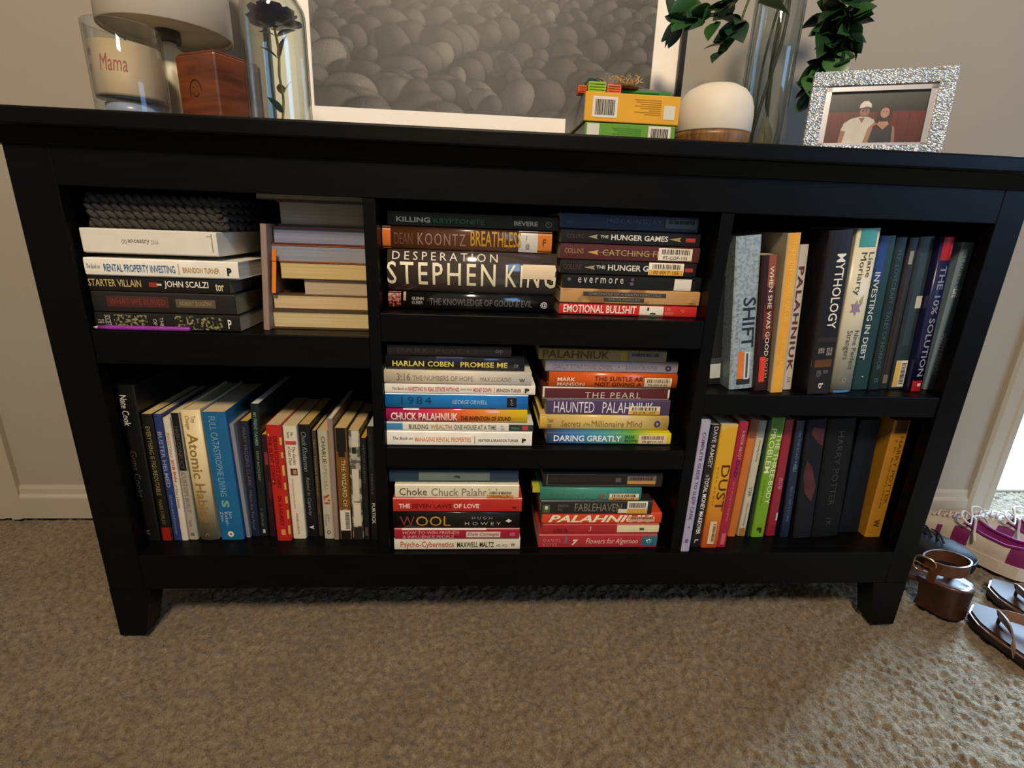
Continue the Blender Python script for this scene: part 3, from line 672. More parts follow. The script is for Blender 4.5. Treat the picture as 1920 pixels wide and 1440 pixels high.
def tab(b, L, T, yf): obj('page_tab', *box(-.012, .004, .004, .03, T*.55, T*.95), mat('#b8b02c', .5, .3, .05), b)
stack([
 dict(q=[(1010,1004),(1232,1001),(1010,1025),(1231,1026)], cover='#a82c33', label='red paperback with a teal right end and white title, bottom of the lower right pile', rough=.4,
      panels=[(.87,1.0,0,1,'#2c6470'), (.215,.238,.35,.92,'#7a5a60')],
      texts=[('DANIEL\nKEYES',.04,.185,.14,.72,'#cf7a74',dict(space=1.3)), ('Flowers for Algernon',.395,.835,.22,.74,'#e0b8a4',IT), ('*',.905,.955,.28,.72,'#cfdcdc',dict(bold=.08)), ('7',.275,.33,.22,.66,'#e0cdb4',dict(bold=.06,shear=.3))]),
 dict(q=[(1018,985),(1236,981),(1018,1003),(1235,1000)], cover='#a2282c', label='red paperback with a cream right half on its spine', rough=.4,
      panels=[(.635,1.0,0,1,'#ddd0a2'), (.83,.87,.35,.62,'#4a4030')], texts=[('a little life',.09,.21,.15,.7,'#6a1418',BL_), ('J',.39,.41,.3,.8,'#d9a08c')]),
 dict(q=[(1016,962),(1241,962),(1017,984),(1240,981)], cover='#d04420', label='orange-red paperback with bold slanted cream capitals and a tan label', rough=.4, D=.16,
      texts=[('PALAHNIUK',.05,.93,.14,.82,'#ecdcb8',dict(bold=.03,shear=.3))], stickers=[(.715,.94,.20,.70,'#d59a7c',None,2)]),
 dict(q=[(1015,940),(1224,938),(1014,961),(1222,961)], cover='#252420', label='dark paperback with a torn white label half covering its thin capitals', rough=.4,
      texts=[('FABLEHAVEN',.30,.72,.22,.82,'#7d7a66'), ('BRANDON\nMULL',.15,.24,.25,.75,'#6a6858')], panels=[(.015,.08,.1,.7,'#4f5c34'), (.035,.06,.35,.6,'#cfd2c0')],
      stickers=[(.77,.955,.05,.98,'#d8d0bc','#cf9a44',2), (.69,.77,.10,.42,'#d2c8b2')]),
 dict(q=[(1013,914),(1203,917),(1012,937),(1201,938)], cover='#3f8474', label='teal hardcover with a barcode label and a yellow tab at its left end', hard=True, bulge=.002, rough=.4, extra=tab,
      texts=[('MACHINE',.09,.43,.28,.6,'#4f6a62',dict(space=1.2)), ('O',.57,.64,.2,.6,'#8d5a48',dict(bold=.08))], stickers=[(.68,.975,.06,.62,'#e2d6b8','#dc9a4c','00-0015-175')]),
 dict(q=[(1018,885),(1243,888),(1018,911),(1240,913)], cover='#1c1917', label='black book with a thin grey outlined spine, top of the lower right pile', hard=True, rough=.45,
      panels=[(.03,.94,.86,.90,'#5c5248'), (.03,.94,.12,.16,'#5c5248'), (.03,.04,.12,.90,'#5c5248'), (.93,.94,.12,.90,'#5c5248'), (.605,.65,.38,.66,'#5c5258')],
      texts=[('THE STRANGER OF DARK',.05,.57,.38,.66,'#37312c')], stickers=[(.70,.945,.26,.80,'#6f6058','#c48a34',2)]),
], Z_FLOOR, .017, G)
# --- lower left compartment, upright books
G = 'books standing in the lower left compartment'
row([
 dict(q=[(207,722),(250,722),(262,1014),(301,1014)], cover='#121110', label='tall black book at the far left end of the lower shelf', rough=.4, pages='#3a342c', hard=True, D=.2,
      texts=[('Nate Cook',.06,.245,.30,.62,'#c9c4b8',BL_), ('Guns Cooks',.40,.70,.32,.62,'#4f463c'), ('M',.925,.955,.25,.6,'#5a554e')]),
 dict(q=[(262,777),(284,777),(305,1015),(324,1014)], cover='#161410', label='black book with small gold lettering and a red block at its foot', rough=.4, pages='#c9b276',
      texts=[('EVERYTHING IS FIGUREOUTABLE',.09,.62,.30,.70,'#8d7f4c'), ('MARIE FORLEO',.655,.86,.32,.66,'#6f6644')], panels=[(.885,.995,0,1,'#8a1c14')]),
 dict(q=[(284,777),(302,777),(325,1013),(341,1013)], cover='#27386a', label='navy blue book with pale lettering left of the slim white one', rough=.4, pages='#cdb884',
      texts=[('BUSTER HELMED',.13,.56,.25,.75,'#8d93ad',BL_), ('JOHN BRADSHAW',.62,.95,.30,.66,'#7c86a4')]),
 dict(q=[(303,787),(317,782),(340,1014),(353,1013)], cover='#cfc4b0', label='slim off-white book with small red lettering beside the navy one', rough=.45, pages='#d8cdb4',
      texts=[('INVESTING',.11,.30,.25,.7,'#c98a5c'), ('JOB INN',.32,.50,.25,.75,'#b8242c',BL_), ('of Your Lifetime',.52,.72,.28,.7,'#7a6a58',IT)]),
 dict(q=[(316,775),(336,774),(353,1013),(372,1011)], cover='#a09684', label='grey book whose upper half of the spine is a black panel', rough=.45, pages='#d8c9a2',
      panels=[(0,.435,0,1,'#131211')], texts=[('HIGH CONFLICT',.10,.42,.30,.70,'#57534c'), ('CUSTOM BUILT',.45,.77,.28,.72,'#7a7265'), ('York',.83,.89,.3,.6,'#6a6256'), ('co',.94,.965,.3,.7,'#1c1a16',BL_)]),
 dict(q=[(336,769),(373,767),(374,1013),(412,1009)], cover='#cdb98a', label='cream hardcover with tall brown handwritten-style title in the lower left row', hard=True, bulge=.003, rough=.45, pages='#d2bf94',
      texts=[('Tiny\nChanges',.04,.14,.18,.76,'#9a8450',dict(rot=0)), ('Atomic Habits',.17,.83,.20,.74,'#8d6f34',dict(bold=.012)), ('James\nClear',.86,.91,.12,.72,'#6f5a30'), ('<',.94,.965,.35,.6,'#8d7440')]),
 dict(q=[(376,773),(421,773),(415,1013),(458,1011)], cover='#1b5f8c', label='thick blue paperback with pale lettering and a round cream mark at its foot', rough=.35, bulge=.001, pages='#cdb894',
      texts=[('FULL CATASTROPHE LIVING',.03,.64,.30,.58,'#7fa5b5'), ('S',.67,.73,.28,.62,'#6fa08c',dict(bold=.05)), ('Jon\nKabat-\nZinn',.76,.88,.15,.68,'#9cbac4'), ('O',.925,.975,.34,.62,'#d8d2a8',dict(bold=.09))]),
 dict(q=[(423,797),(438,794),(459,1008),(468,1008)], cover='#7f8088', label='slim grey book right of the thick blue paperback', rough=.4, pages='#8d8880', kT=.9),
 dict(q=[(441,791),(466,789),(468,1005),(487,1005)], cover='#1d2236', label='dark navy paperback with faint mauve author capitals', rough=.35, pages='#c9a44c',
      texts=[('MARY HIGGINS CLARK',.05,.55,.26,.66,'#5f5668'), ('Where Are You Now?',.58,.94,.26,.62,'#5d6274',IT)]),
 dict(q=[(465,757),(486,758),(488,1005),(502,1005)], cover='#14201d', label='tall dark green book with small pale lettering rising above its neighbours', rough=.35, pages='#cfd0cb',
      texts=[('MY FRIEND DAHMER',.06,.30,.3,.68,'#6f8d80',BL_), ('DERF BACKDERF',.34,.56,.34,.62,'#7a8a80'), ('F. GEORGE',.78,.92,.3,.6,'#6a645c')], panels=[(.945,.975,.4,.7,'#b8b4aa')]),
 dict(q=[(488,816),(500,815),(503,1005),(519,1007)], cover='#2a141c', label='short dark plum paperback beside the red one', rough=.35, pages='#c9a44c',
      panels=[(.16,.28,.3,.8,'#7a2f3e'), (.45,.62,.5,.95,'#4a1a2a')]),
 dict(q=[(496,798),(526,797),(521,1015),(546,1013)], cover='#b3221d', label='bright red paperback with dark red lettering in the lower left row', rough=.35, pages='#c7ad7e',
      texts=[('THE SILENT CORNER',.09,.50,.10,.36,'#6a100c',dict(bold=.015)), ('DEAN KOONTZ STARS',.09,.52,.44,.70,'#6a100c',dict(bold=.015)), ('IN A HURRY',.60,.86,.34,.62,'#6a100c',dict(bold=.01))],
      panels=[(.07,.085,.12,.2,'#e8b48c'), (.46,.475,.12,.2,'#e8b48c'), (.895,.945,.36,.66,'#d98a5c'), (.10,.16,.86,1,'#cfa24c'), (.22,.27,.88,1,'#cfa24c'), (.33,.42,.86,1,'#cfa24c'), (.48,.54,.88,1,'#cfa24c'), (.60,.66,.86,1,'#cfa24c'), (.72,.8,.88,1,'#cfa24c'), (.86,.94,.86,1,'#cfa24c')]),
 dict(q=[(527,799),(555,799),(549,1012),(574,1008)], cover='#d6cab0', label='off-white paperback with a red band and tiny portrait on its spine', rough=.45, pages='#cdb890',
      panels=[(.125,.155,.12,.9,'#b83a3c'), (.36,.42,.30,.82,'#4a2f22'), (.375,.41,.5,.75,'#b58a5c')],
      texts=[('The\nSecret',.05,.10,.3,.75,'#4a4438'), ('The Garden\nof Last Days',.17,.33,.2,.8,'#57503f',IT), ('the bestselling novel by the author',.45,.72,.30,.44,'#b06a5c'), ('ANDRE DUBUS III',.76,.95,.40,.56,'#a8503c')]),
 dict(q=[(556,797),(581,796),(576,1008),(596,1005)], cover='#131413', label='black paperback with grey brush-script lettering and a white bird mark', rough=.35, pages='#c4a35c',
      texts=[('Chuck Klosterman',.06,.40,.22,.66,'#7d8082',IT), ('Raised in Captivity',.45,.80,.24,.66,'#74787a',IT), ('v',.89,.925,.3,.7,'#c4c4bd',dict(bold=.05))]),
 dict(q=[(581,808),(592,808),(596,1005),(606,1005)], cover='#3f332a', label='thin brown paperback with dull gold lettering beside the black script one', rough=.4, pages='#c0a572',
      texts=[('HEAVY TROUBLE BREWING',.08,.60,.3,.72,'#8d8158'), ('HOPE',.68,.78,.3,.7,'#6f5a50')]),
 dict(q=[(593,808),(615,807),(610,1010),(626,1010)], cover='#b0a890', label='pale grey paperback with thin capitals and a small fruit-coloured picture', rough=.45, pages='#cbb080',
      texts=[('CHARLIE',.05,.29,.35,.72,'#3f3d36'), ('SPECIAL',.30,.54,.35,.72,'#928b78'), ('John\nGreen',.76,.87,.2,.7,'#6f6a5c'), ('O',.915,.955,.3,.7,'#5c574a',dict(bold=.03))], panels=[(.575,.665,.22,.80,mat_speckle('#8a3a24','#c99a7c',160,.5))]),
 dict(q=[(611,786),(624,785),(627,1012),(635,1012)], cover='#8a7668', label='slim tall dusty-pink book between the pale grey and golden brown ones', rough=.45, pages='#d4cdb8'),
 dict(q=[(625,803),(651,803),(639,1012),(660,1012)], cover='#6f4a1c', label='golden brown paperback with a black pennant at its top and barcode label low down', rough=.4, pages='#cbb07c',
      panels=[(0,.20,0,1,'#131210'), (.20,.245,.25,.75,'#131210'), (.90,1,0,1,'#17130f')], texts=[('THE WIZARD OF LIES',.27,.80,.42,.76,'#c9b083',dict(bold=.008))], stickers=[(.72,.91,.12,.96,'#d4cdba',None,2)]),
 dict(q=[(652,808),(673,807),(662,1011),(682,1012)], cover='#7c7d74', label='black-and-white illustrated paperback with two blank white labels', rough=.4, pages='#cbb07c', covermat=mat_speckle('#55574e','#a8a898',70,.52),
      panels=[(0,.14,.3,1,'#c6c4b6'), (.145,.2,.3,.65,'#22221e'), (.88,1,.1,.95,'#23241f')], stickers=[(.335,.63,.22,.82,'#cdc4b2'), (.645,.865,.18,.88,'#d0c7b4')]),
 dict(q=[(675,822),(686,822),(684,1012),(694,1012)], cover='#17181a', label='slim black paperback with yellow page tops beside the illustrated one', rough=.4, pages='#c99a2c', texts=[('MITCH ALBOM',.06,.42,.3,.7,'#4d504a')], panels=[(.87,.96,.15,.75,'#4a3f3c')]),
 dict(q=[(687,800),(701,800),(696,1012),(709,1012)], cover='#151413', label='black paperback with white surname capitals against the partition', rough=.4, pages='#b8b4a8', texts=[('CRASH THE CHATTERBOX',.06,.36,.28,.60,'#3f3d39'), ('MIRACLE',.40,.58,.30,.62,'#57544e'), ('FURTICK',.66,.85,.30,.78,'#bdb9ae',dict(bold=.02))]),
], Z_FLOOR, G)
# --- upper right compartment, upright books
G = 'books standing in the upper right compartment'
row([
 dict(q=[(1336,520),(1360,520),(1325,731),(1349,731)], Y=.05, cover='#141619', label='short dark book with a white label near its foot beside the partition', rough=.5, pages='#4a4844', panels=[(.80,.94,.0,.95,'#c2c4c4'), (.745,.80,0,.95,'#3a3f44')]),
 dict(q=[(1375,442),(1429,441),(1362,732),(1410,731)], cover='#8a98a0', label='thick pale blue-grey paperback with huge black title capitals', rough=.45, pages='#c9c6ba', covermat=mat_speckle('#95a4ac','#7b8b94',190,.52,.5),
      texts=[('SHIFT',.385,.715,.40,.92,'#1f2c36',dict(bold=.012)), ('HUGH HOWEY',.39,.68,.16,.26,'#6f7a80',dict(space=1.9))],
      panels=[(.74,.93,.30,.55,'#d8702c'), (.745,.935,.58,.80,'#c6ccc8'), (.755,.925,.64,.74,'#3f4446'), (.93,.97,.28,.86,'#2a2422')]),
 dict(q=[(1429,477),(1461,479),(1415,734),(1438,734)], cover='#2c1216', label='dark maroon book with cream capitals and a red sticker low on its spine', rough=.4, pages='#b8a890',
      panels=[(.0,.22,.4,1,'#8a4430'), (.22,.4,.4,1,'#4a2026'), (.35,.6,.3,.9,'#6a2a20')], texts=[('WHEN SHE WAS GOOD',.08,.73,.50,.78,'#d9cdb8',dict(bold=.008)), ('ROTH',.75,.9,.62,.82,'#a89a84')], stickers=[(.735,.93,.22,.62,'#d43a22')]),
 dict(q=[(1477,437),(1503,437),(1443,737),(1467,737)], cover='#b8a98c', label='tall golden yellow book with pale lettering and grey-tan side', rough=.4, pages='#d8ccb0', hard=False, panels=[(0,1,.0,1,'#dd9c2e')],
      texts=[('THE MONEY MINDED FOR LIFE',.05,.54,.34,.68,'#e9b95c'), ('J. D. COLLINS',.62,.84,.34,.66,'#e9b95c'), ('W',.92,.95,.4,.66,'#e9b95c')]),
 dict(q=[(1500,459),(1519,459),(1469,728),(1483,728)], cover='#bcb3aa', label='whitish book with blurred dark red capitals beside the yellow one', rough=.45, pages='#c4bcb0', Y=.03,
      texts=[('PALAHNIUK',.14,.86,.12,.74,'#5a2f38',dict(bold=.03,space=1.15)), ('D2',.91,.945,.35,.7,'#8a5a50')]),
 dict(q=[(1556,432),(1603,431),(1513,742),(1555,738)], cover='#1a1618', label='thick black book with white spaced capitals and a copper band', rough=.35, hard=True, pages='#a59a8a', 
      texts=[('MYTHOLOGY',.135,.58,.42,.80,'#dedad2',dict(bold=.008)), ('GODS AND\nHEROES',.70,.75,.20,.82,'#aaa59c'), ('EDITH\nHAMILTON',.845,.885,.25,.75,'#7d776f'), ('b',.93,.965,.42,.62,'#d2cec6',BL_)], panels=[(.775,.825,.0,1,'#5c3820'), (.635,.665,.1,.95,'#2c2424')]),
 dict(q=[(1608,428),(1653,429),(1554,738),(1594,735)], cover='#cbc3a9', label='cream hardcover with teal top band and a mauve flower on its spine', hard=True, bulge=.003, rough=.35, pages='#d8d4c4',
      panels=[(0,.105,0,1,'#3f8f92'), (.985,1,0,1,'#4a7fb0')],
      texts=[('Liane\nMoriarty',.135,.385,.22,.86,'#3f4238'), ('Nine Perfect\nStrangers',.60,.85,.22,.84,'#45483e'), ('o',.90,.935,.4,.62,'#8d8674')],
      extra=lambda b, L, T, yf: [obj('flower_print', [(L*(.46+.05*math.cos(a)*r), yf(T*.45)-.0006, T*(.46+.26*math.sin(a)*r)) for a, r in [(i*.5236, (1, .55)[i % 2]) for i in range(12)]], [tuple(range(12))], mat('#8d7a8c', .4, .4, .1), b),
                                 obj('leaf_print', [(L*.38, yf(T*.5)-.0006, T*.72), (L*.42, yf(T*.5)-.0006, T*.55), (L*.44, yf(T*.5)-.0006, T*.7)], [(0, 1, 2)], mat('#93995f', .4, .4, .1), b)]),
 dict(q=[(1653,442),(1680,443),(1595,731),(1627,732)], cover='#1d3a3c', label='dark teal paperback with white capitals partly hidden beside the cream hardcover', rough=.35, pages='#b8b4a4', panels=[(0,.28,0,.5,'#24407a')],
      texts=[('INVESTING IN DEBT',.22,.79,.08,.40,'#c9ced0',dict(bold=.008)), ('.',.905,.912,.45,.55,'#cfd2d0')]),
 dict(q=[(1680,443),(1703,448),(1628,732),(1647,731)], cover='#152625', label='dark green book with faint grey lettering, right of the teal one', rough=.4, pages='#8d8a7c', texts=[('H.P. LOVECRAFT • TALES OF HORROR',.08,.86,.30,.66,'#4d5f5a'), ('B',.92,.95,.3,.7,'#4d5f5a')]),
 dict(q=[(1704,448),(1727,444),(1648,730),(1662,729)], cover='#25211f', label='dark brown book with a small cream label near its top', rough=.4, pages='#8d8474', panels=[(.08,.165,.3,.7,'#8d8468'), (.25,.9,.35,.6,'#33271f'), (.90,.96,.25,.75,'#6a6254')]),
 dict(q=[(1728,443),(1752,445),(1663,729),(1696,731)], cover='#263236', label='dark grey-green book with a white price label at its foot', rough=.35, pages='#8d9088', panels=[(.1,.7,.2,.7,'#2f3d42'), (.37,.45,.55,.95,'#c4bfb0')], stickers=[(.80,.985,.10,.88,'#d6d2c6','#cfa852',2)]),
 dict(q=[(1755,443),(1796,446),(1697,734),(1724,734)], cover='#1b1d44', label='navy hardcover with red blocks at both ends and large grey capitals', hard=True, bulge=.002, rough=.3, pages='#b4b0a4',
      panels=[(0,.14,0,1,'#a81c2a'), (.925,1,0,1,'#a81c2a'), (.945,.965,.5,.75,'#e2d4d0')], texts=[('THE 10% SOLUTION',.175,.895,.30,.74,'#8d93ad',dict(bold=.015)), ('Sourcebooks',.04,.115,.72,.80,'#d98a8c')]),
 dict(q=[(1806,454),(1829,456),(1732,731),(1753,731)], cover='#71848f', label='slim slate blue paperback with small pale capitals at the right end', rough=.4, pages='#b0b4b4',
      texts=[('SET FOR LIFE',.05,.28,.25,.65,'#4a5c68'), ('LIFE',.30,.355,.2,.66,'#dfe8ea',BL_), ('SCOTT TRENCH',.60,.885,.32,.66,'#e2eaec',BL_)]),
], SH_R, G)
# --- lower right compartment, upright books
G = 'books standing in the lower right compartment'
row([
 dict(q=[(1313,789),(1334,790),(1273,1034),(1292,1034)], cover='#a59fb4', label='slim lavender book with dark lettering against the partition', rough=.45, pages='#c4bfb4',
      texts=[('COMPLETE GUIDE TO SLEEP CARE',.08,.74,.32,.68,'#4a465c',dict(bold=.006)), ('•',.79,.81,.4,.6,'#6d687c'), ('@',.895,.93,.3,.7,'#3a3648',BL_)]),
 dict(q=[(1335,797),(1351,798),(1294,1026),(1312,1026)], cover='#1a1418', label='black book with white author and title capitals right of the lavender one', rough=.35, pages='#b8ac98',
      texts=[('DAVE RAMSEY',.01,.33,.30,.76,'#b5aea4',dict(bold=.012)), ('THE',.385,.405,.3,.6,'#cfcac0'), ('TOTAL MONEY MAKEOVER',.41,.885,.28,.74,'#dedad0',dict(bold=.015)), ('L',.93,.96,.3,.7,'#cfcac0',BL_)]),
 dict(q=[(1352,797),(1386,797),(1313,1028),(1344,1026)], cover='#c9941f', label='thick yellow-orange paperback with large brown title capitals', rough=.4, pages='#d8ccb0',
      covermat=mat_stripes([(0,'#cdb25a'),(.03,'#d0a020'),(.45,'#cf9a1c'),(.75,'#c2701c'),(1,'#a8401c')], .4, noise_amt=.25),
      texts=[('DUST',.31,.685,.40,.92,'#5a2410',dict(bold=.006)), ('HUGH HOWEY',.33,.64,.16,.28,'#8d5a1c',dict(space=1.9))], stickers=[(.77,.965,.30,.72,'#d9b88c',None,2)]),
 dict(q=[(1387,792),(1405,792),(1343,1026),(1360,1026)], cover='#9a1b34', label='crimson book with small pale lettering beside the yellow-orange one', rough=.4, pages='#d2c4b0',
      texts=[('A BOOK ABOUT',.06,.28,.42,.72,'#d9a08c'), ('DAD',.29,.42,.36,.76,'#4a1a58',dict(bold=.02)), ('by a very good daughter',.46,.78,.38,.66,'#c97a74')], panels=[(.88,.975,.3,.75,'#b85a58')]),
 dict(q=[(1409,787),(1424,787),(1364,1006),(1379,1006)], cover='#c06a26', label='plain orange slim book with a darker brown top', rough=.45, pages='#d2c4a8', panels=[(0,.15,0,1,'#7a4420')]),
 dict(q=[(1425,788),(1439,789),(1382,1005),(1397,1005)], cover='#bcb39c', label='slim off-white book with tiny lettering and a tan foot', rough=.45, pages='#d2c9b4', panels=[(.925,1,0,1,'#9a6a34'), (0,.14,0,1,'#8d9088')],
      texts=[('Screaming Divinity',.16,.34,.35,.65,'#5f5a4c'), ('STAR',.56,.64,.3,.7,'#4a463c'), ('Mentor Publishing',.70,.90,.35,.65,'#6a6454')]),
 dict(q=[(1440,789),(1447,786),(1398,1006),(1405,1007)], cover='#16302a', label='very thin dark green book between the off-white and lime green ones', rough=.45, pages='#8d8a78', kT=.9),
 dict(q=[(1448,784),(1473,783),(1406,1007),(1432,1007)], cover='#6f9c1c', label='lime green paperback with large cream capitals in two lines', rough=.35, pages='#d2c9a8', panels=[(0,.125,0,1,'#4a7c28')],
      texts=[('THE THREE-BODY',.125,.705,.54,.92,'#dce0b8',dict(bold=.004)), ('PROBLEM',.085,.445,.06,.46,'#dce0b8',dict(bold=.004)), ('CIXIN LIU',.50,.72,.2,.34,'#4a7018'), ('r',.915,.965,.34,.72,'#26300f',dict(bold=.08))]),
 dict(q=[(1474,787),(1490,787),(1435,1005),(1453,1005)], cover='#8a1a2c', label='dark crimson book right of the lime green one', rough=.35, pages='#a8a090', texts=[('LIFE IS A TRIP',.48,.58,.35,.75,'#d2909a')], panels=[(.79,.86,.75,.95,'#c9b8b0')]),
 dict(q=[(1491,788),(1509,789),(1455,1007),(1480,1008)], cover='#151f36', label='navy book with small pale blue lettering beside the dark crimson one', rough=.35, pages='#7c7a74', texts=[('ON THE ROAD IN',.08,.36,.35,.65,'#5f7090'), ('AMERICA',.36,.42,.3,.7,'#6a8d98'), ('BILL BRYSON',.55,.85,.35,.65,'#4a6484')]),
 dict(q=[(1513,787),(1551,785),(1482,1010),(1521,1010)], cover='#181a1f', label='thick charcoal book with dim red shapes on its spine', hard=True, rough=.55, spec=.15, pages='#6f6a60',
      extra=lambda b, L, T, yf: [obj('red_print', [(L*p, yf(T*q)-.0006, T*q) for p, q in P_], [tuple(range(len(P_)))], mat('#4a1c22', .4, .4, .2), b) for P_ in ([(.06, .3), (.08, .9), (.22, .92), (.18, .6), (.11, .25)], [(.33, .2), (.38, .5), (.55, .85), (.68, .7), (.60, .3), (.45, .1)])]),
 dict(q=[(1553,785),(1608,785),(1522,1008),(1570,1008)], cover='#121413', label='very thick black book with faint grey capitals in the lower right row', hard=True, rough=.55, spec=.15, pages='#57544c', texts=[('HARRY POTTER',.10,.72,.40,.62,'#343734',dict(space=1.1)), ('J K',.82,.9,.4,.6,'#3a3c39')]),
 dict(q=[(1610,787),(1655,788),(1573,1008),(1604,1007)], Y=.060, cover='#131820', label='thick dark navy book left of the yellow one', hard=True, rough=.55, spec=.15, pages='#4a4844'),
 dict(q=[(1678,788),(1709,789),(1621,1007),(1650,1007)], cover='#a8741f', label='golden yellow book with dark lettering and a brown top at the right', rough=.4, pages='#8d8064', panels=[(0,.105,0,1,'#4f3620')],
      texts=[('HARRY POTTER',.13,.70,.58,.80,'#5c4016'), ('J K ROWLING',.15,.74,.34,.48,'#6a4a1c'), ('W',.84,.91,.3,.7,'#4a3414',dict(bold=.04))]),
], Z_FLOOR, G)

# ------------------------------------------------------------------ other things in the upper left compartment
wb = empty('gift_box', 'flat white cardboard box with small grey lettering under the knitted throw', 'box', (.0625, .011, .6295))
_z = .6295
bbox('box_lid', (0, .176, 0, .145, .001, .0325), mat('#d9d2c2', .5, .35, .03), wb, .0012)
bbox('box_tray', (.0015, .1745, .0015, .1435, 0, .004), mat('#cfc7b6', .5, .35, .03), wb, .0006)
letters(wb, 'ancestry', .060, .088, .0135, .0205, '#7d7768', -.0004, bold=.01)
letters(wb, 'DNA', .090, .100, .014, .0195, '#a39c8c', -.0004)
letters(wb, 'oo', .052, .0585, .0135, .0195, '#96907f', -.0004)
obj('corner_print', *join(box(.169, .1702, -.0004, .0, .006, .030), box(.163, .169, -.0004, 0, .0265, .0272)), mat('#8d8676', .6, .2, 0), wb)
kt = empty('knit_throw', 'folded grey chunky knitted throw on top of the white box', 'throw', (.064, .026, .6630))
M_YARN = mat('#3d3935', .95, .1, .35, 180, .8)
bbox('folded_body', (.006, .170, .012, .15, .001, .040), mat('#2a2724', .95, .1, .3, 120, .6), kt, .008, 3)
for r in range(4):
    z = .0062+r*.0105
    for ph in (0, 1):
        pts = [(x, .006+.0042*math.cos(x*260+ph*math.pi+r)+random.uniform(-.0006, .0006), z+.0036*math.sin(x*260+ph*math.pi+r)) for x in np.arange(.002, .178, .0034)]
        obj('yarn_row', *tube(pts, .0043, 6), M_YARN, kt, True)
    for side in (0, 1):
        pts = [((.176 if side else .003)+.003*math.sin(y*260), y, z+.003*math.cos(y*260)) for y in np.arange(.006, .14, .0045)]
        obj('yarn_row', *tube(pts, .0046, 6), M_YARN, kt, True)
pen = empty('marker_pen', 'long purple stick lying along the front of the shelf', 'pen', (.061, .0062, .5286), (0, 0, .012))
obj('barrel', *tube([(.004, 0, 0), (.02, 0, 0), (.124, 0, 0), (.127, 0, 0)], [.0026, .0034, .0034, .0024], 10), mat('#8a2f92', .4, .4, .08), pen, True)
obj('tip', *tube([(-.002, 0, 0), (.004, 0, 0)], [.0012, .0026], 8), mat('#b9a3b4', .5, .4, .05), pen, True)
bk = make_book(.150, .0085, .20, '#8f7767', 'thin dusty-pink booklet standing upright between the two piles', group=None, pages='#c9b79c', rough=.5, name='booklet')
up = np.array([.07, 0, .9975]); rt = np.array([.9975, 0, -.07]); org = np.array([.2835, .030, .5258])+up*.150-rt*.004
bk.matrix_world = Matrix(((-up[0], 0, rt[0], org[0]), (0, 1, 0, org[1]), (-up[2], 0, rt[2], org[2]), (0, 0, 0, 1)))
om = empty('bookmark', 'bright orange strip leaning beside the fore-edge pile', 'bookmark', (.2945, .036, .5795), (0, .11, 0))
obj('strip', *box(0, .0055, 0, .0012, .0, .062), mat('#e0801c', .5, .3, .05), om)
obj('fold', *box(0, .0055, -.0012, 0, .046, .062), mat('#d8741a', .5, .3, .05), om)

# ------------------------------------------------------------------ things on top of the bookcase
GLASS = mat_glass()
# candle
cx, cy = .090, .130
cd = empty('jar_candle', 'cream candle in a clear glass jar with red script, at the left', 'candle', (cx, cy, ZT))
R = .0465
obj('glass_jar', *lathe([(0, 0), (R-.006, 0), (R-.001, .004), (R, .010), (R, .128), (R-.0012, .1295), (R-.0026, .128), (R-.0026, .040), (R-.004, .036), (0, .036)], 40, cap=False), GLASS, cd, True)
obj('wax', *lathe([(0, .0365), (R-.0035, .0365), (R-.003, .040), (R-.003, .104), (R-.008, .1035), (0, .102)], 40), mat('#bda684', .5, .3, .06, 12), cd, True)
obj('wick', *tube([(0, 0, .102), (.001, 0, .110), (.002, .001, .116)], .0012, 6), mat('#3a332c', .9, .1, .1), cd)
obj('base_disc', *lathe([(0, .010), (R-.012, .010), (R-.012, .030), (0, .030)], 32), mat('#8d97a8', .3, .5, .1), cd, True)
def on_cyl(o, r, th0):
    """wrap a flat x-z mesh round the jar"""
    for v in o.data.vertices:
        a = th0+v.co.x/r; y = v.co.y; v.co = ((r-y)*math.sin(a), -(r-y)*math.cos(a), v.co.z)
lb = letters(cd, 'Mama', -.006, .028, .066, .086, '#a8604a', -.0003, shear=.25); on_cyl(lb, R-.0030, -.12)
lb = letters(cd, 'Love\nyou', -.030, -.012, .062, .098, '#a05a48', -.0003, shear=.25); on_cyl(lb, R-.0030, -.30)
# lamp
def mat_shade():
    m, nt, N, Lk, P = nodes_of('shade_fabric'); P.inputs['Base Color'].default_value = lin('#d9d3c6'); P.inputs['Roughness'].default_value = .85
    out = [n for n in N if n.type == 'OUTPUT_MATERIAL'][0]; tr = N.new('ShaderNodeBsdfTranslucent'); tr.inputs[0].default_value = lin('#e6dccb')
    tc = N.new('ShaderNodeTexCoord'); nz = N.new('ShaderNodeTexNoise'); nz.inputs['Scale'].default_value = 500; Lk.new(tc.outputs['Object'], nz.inputs['Vector'])
    b = N.new('ShaderNodeBump'); b.inputs['Strength'].default_value = .15; b.inputs['Distance'].default_value = .0006; Lk.new(nz.outputs[0], b.inputs['Height']); Lk.new(b.outputs[0], P.inputs['Normal'])
    mx = N.new('ShaderNodeMixShader'); mx.inputs[0].default_value = .5; Lk.new(P.outputs[0], mx.inputs[1]); Lk.new(tr.outputs[0], mx.inputs[2]); Lk.new(mx.outputs[0], out.inputs[0]); return m
lx, ly = .100, .230
lp = empty('table_lamp', 'small table lamp with a white drum shade and cream body, unlit', 'lamp', (lx, ly, ZT))
obj('lamp_base', *lathe([(0, 0), (.048, 0), (.050, .003), (.048, .008), (.030, .014), (.027, .02), (.034, .05), (.036, .075), (.031, .105), (.018, .128), (.010, .135), (.010, .15), (0, .15)], 36), mat('#d8cbac', .35, .5, .05, 15), lp, True)
sh = obj('lamp_shade', *lathe([(.0905, .150), (.0915, .151), (.0905, .295), (.0892, .295), (.0890, .151), (.0905, .150)], 48, cap=False), mat_shade(), lp, True)
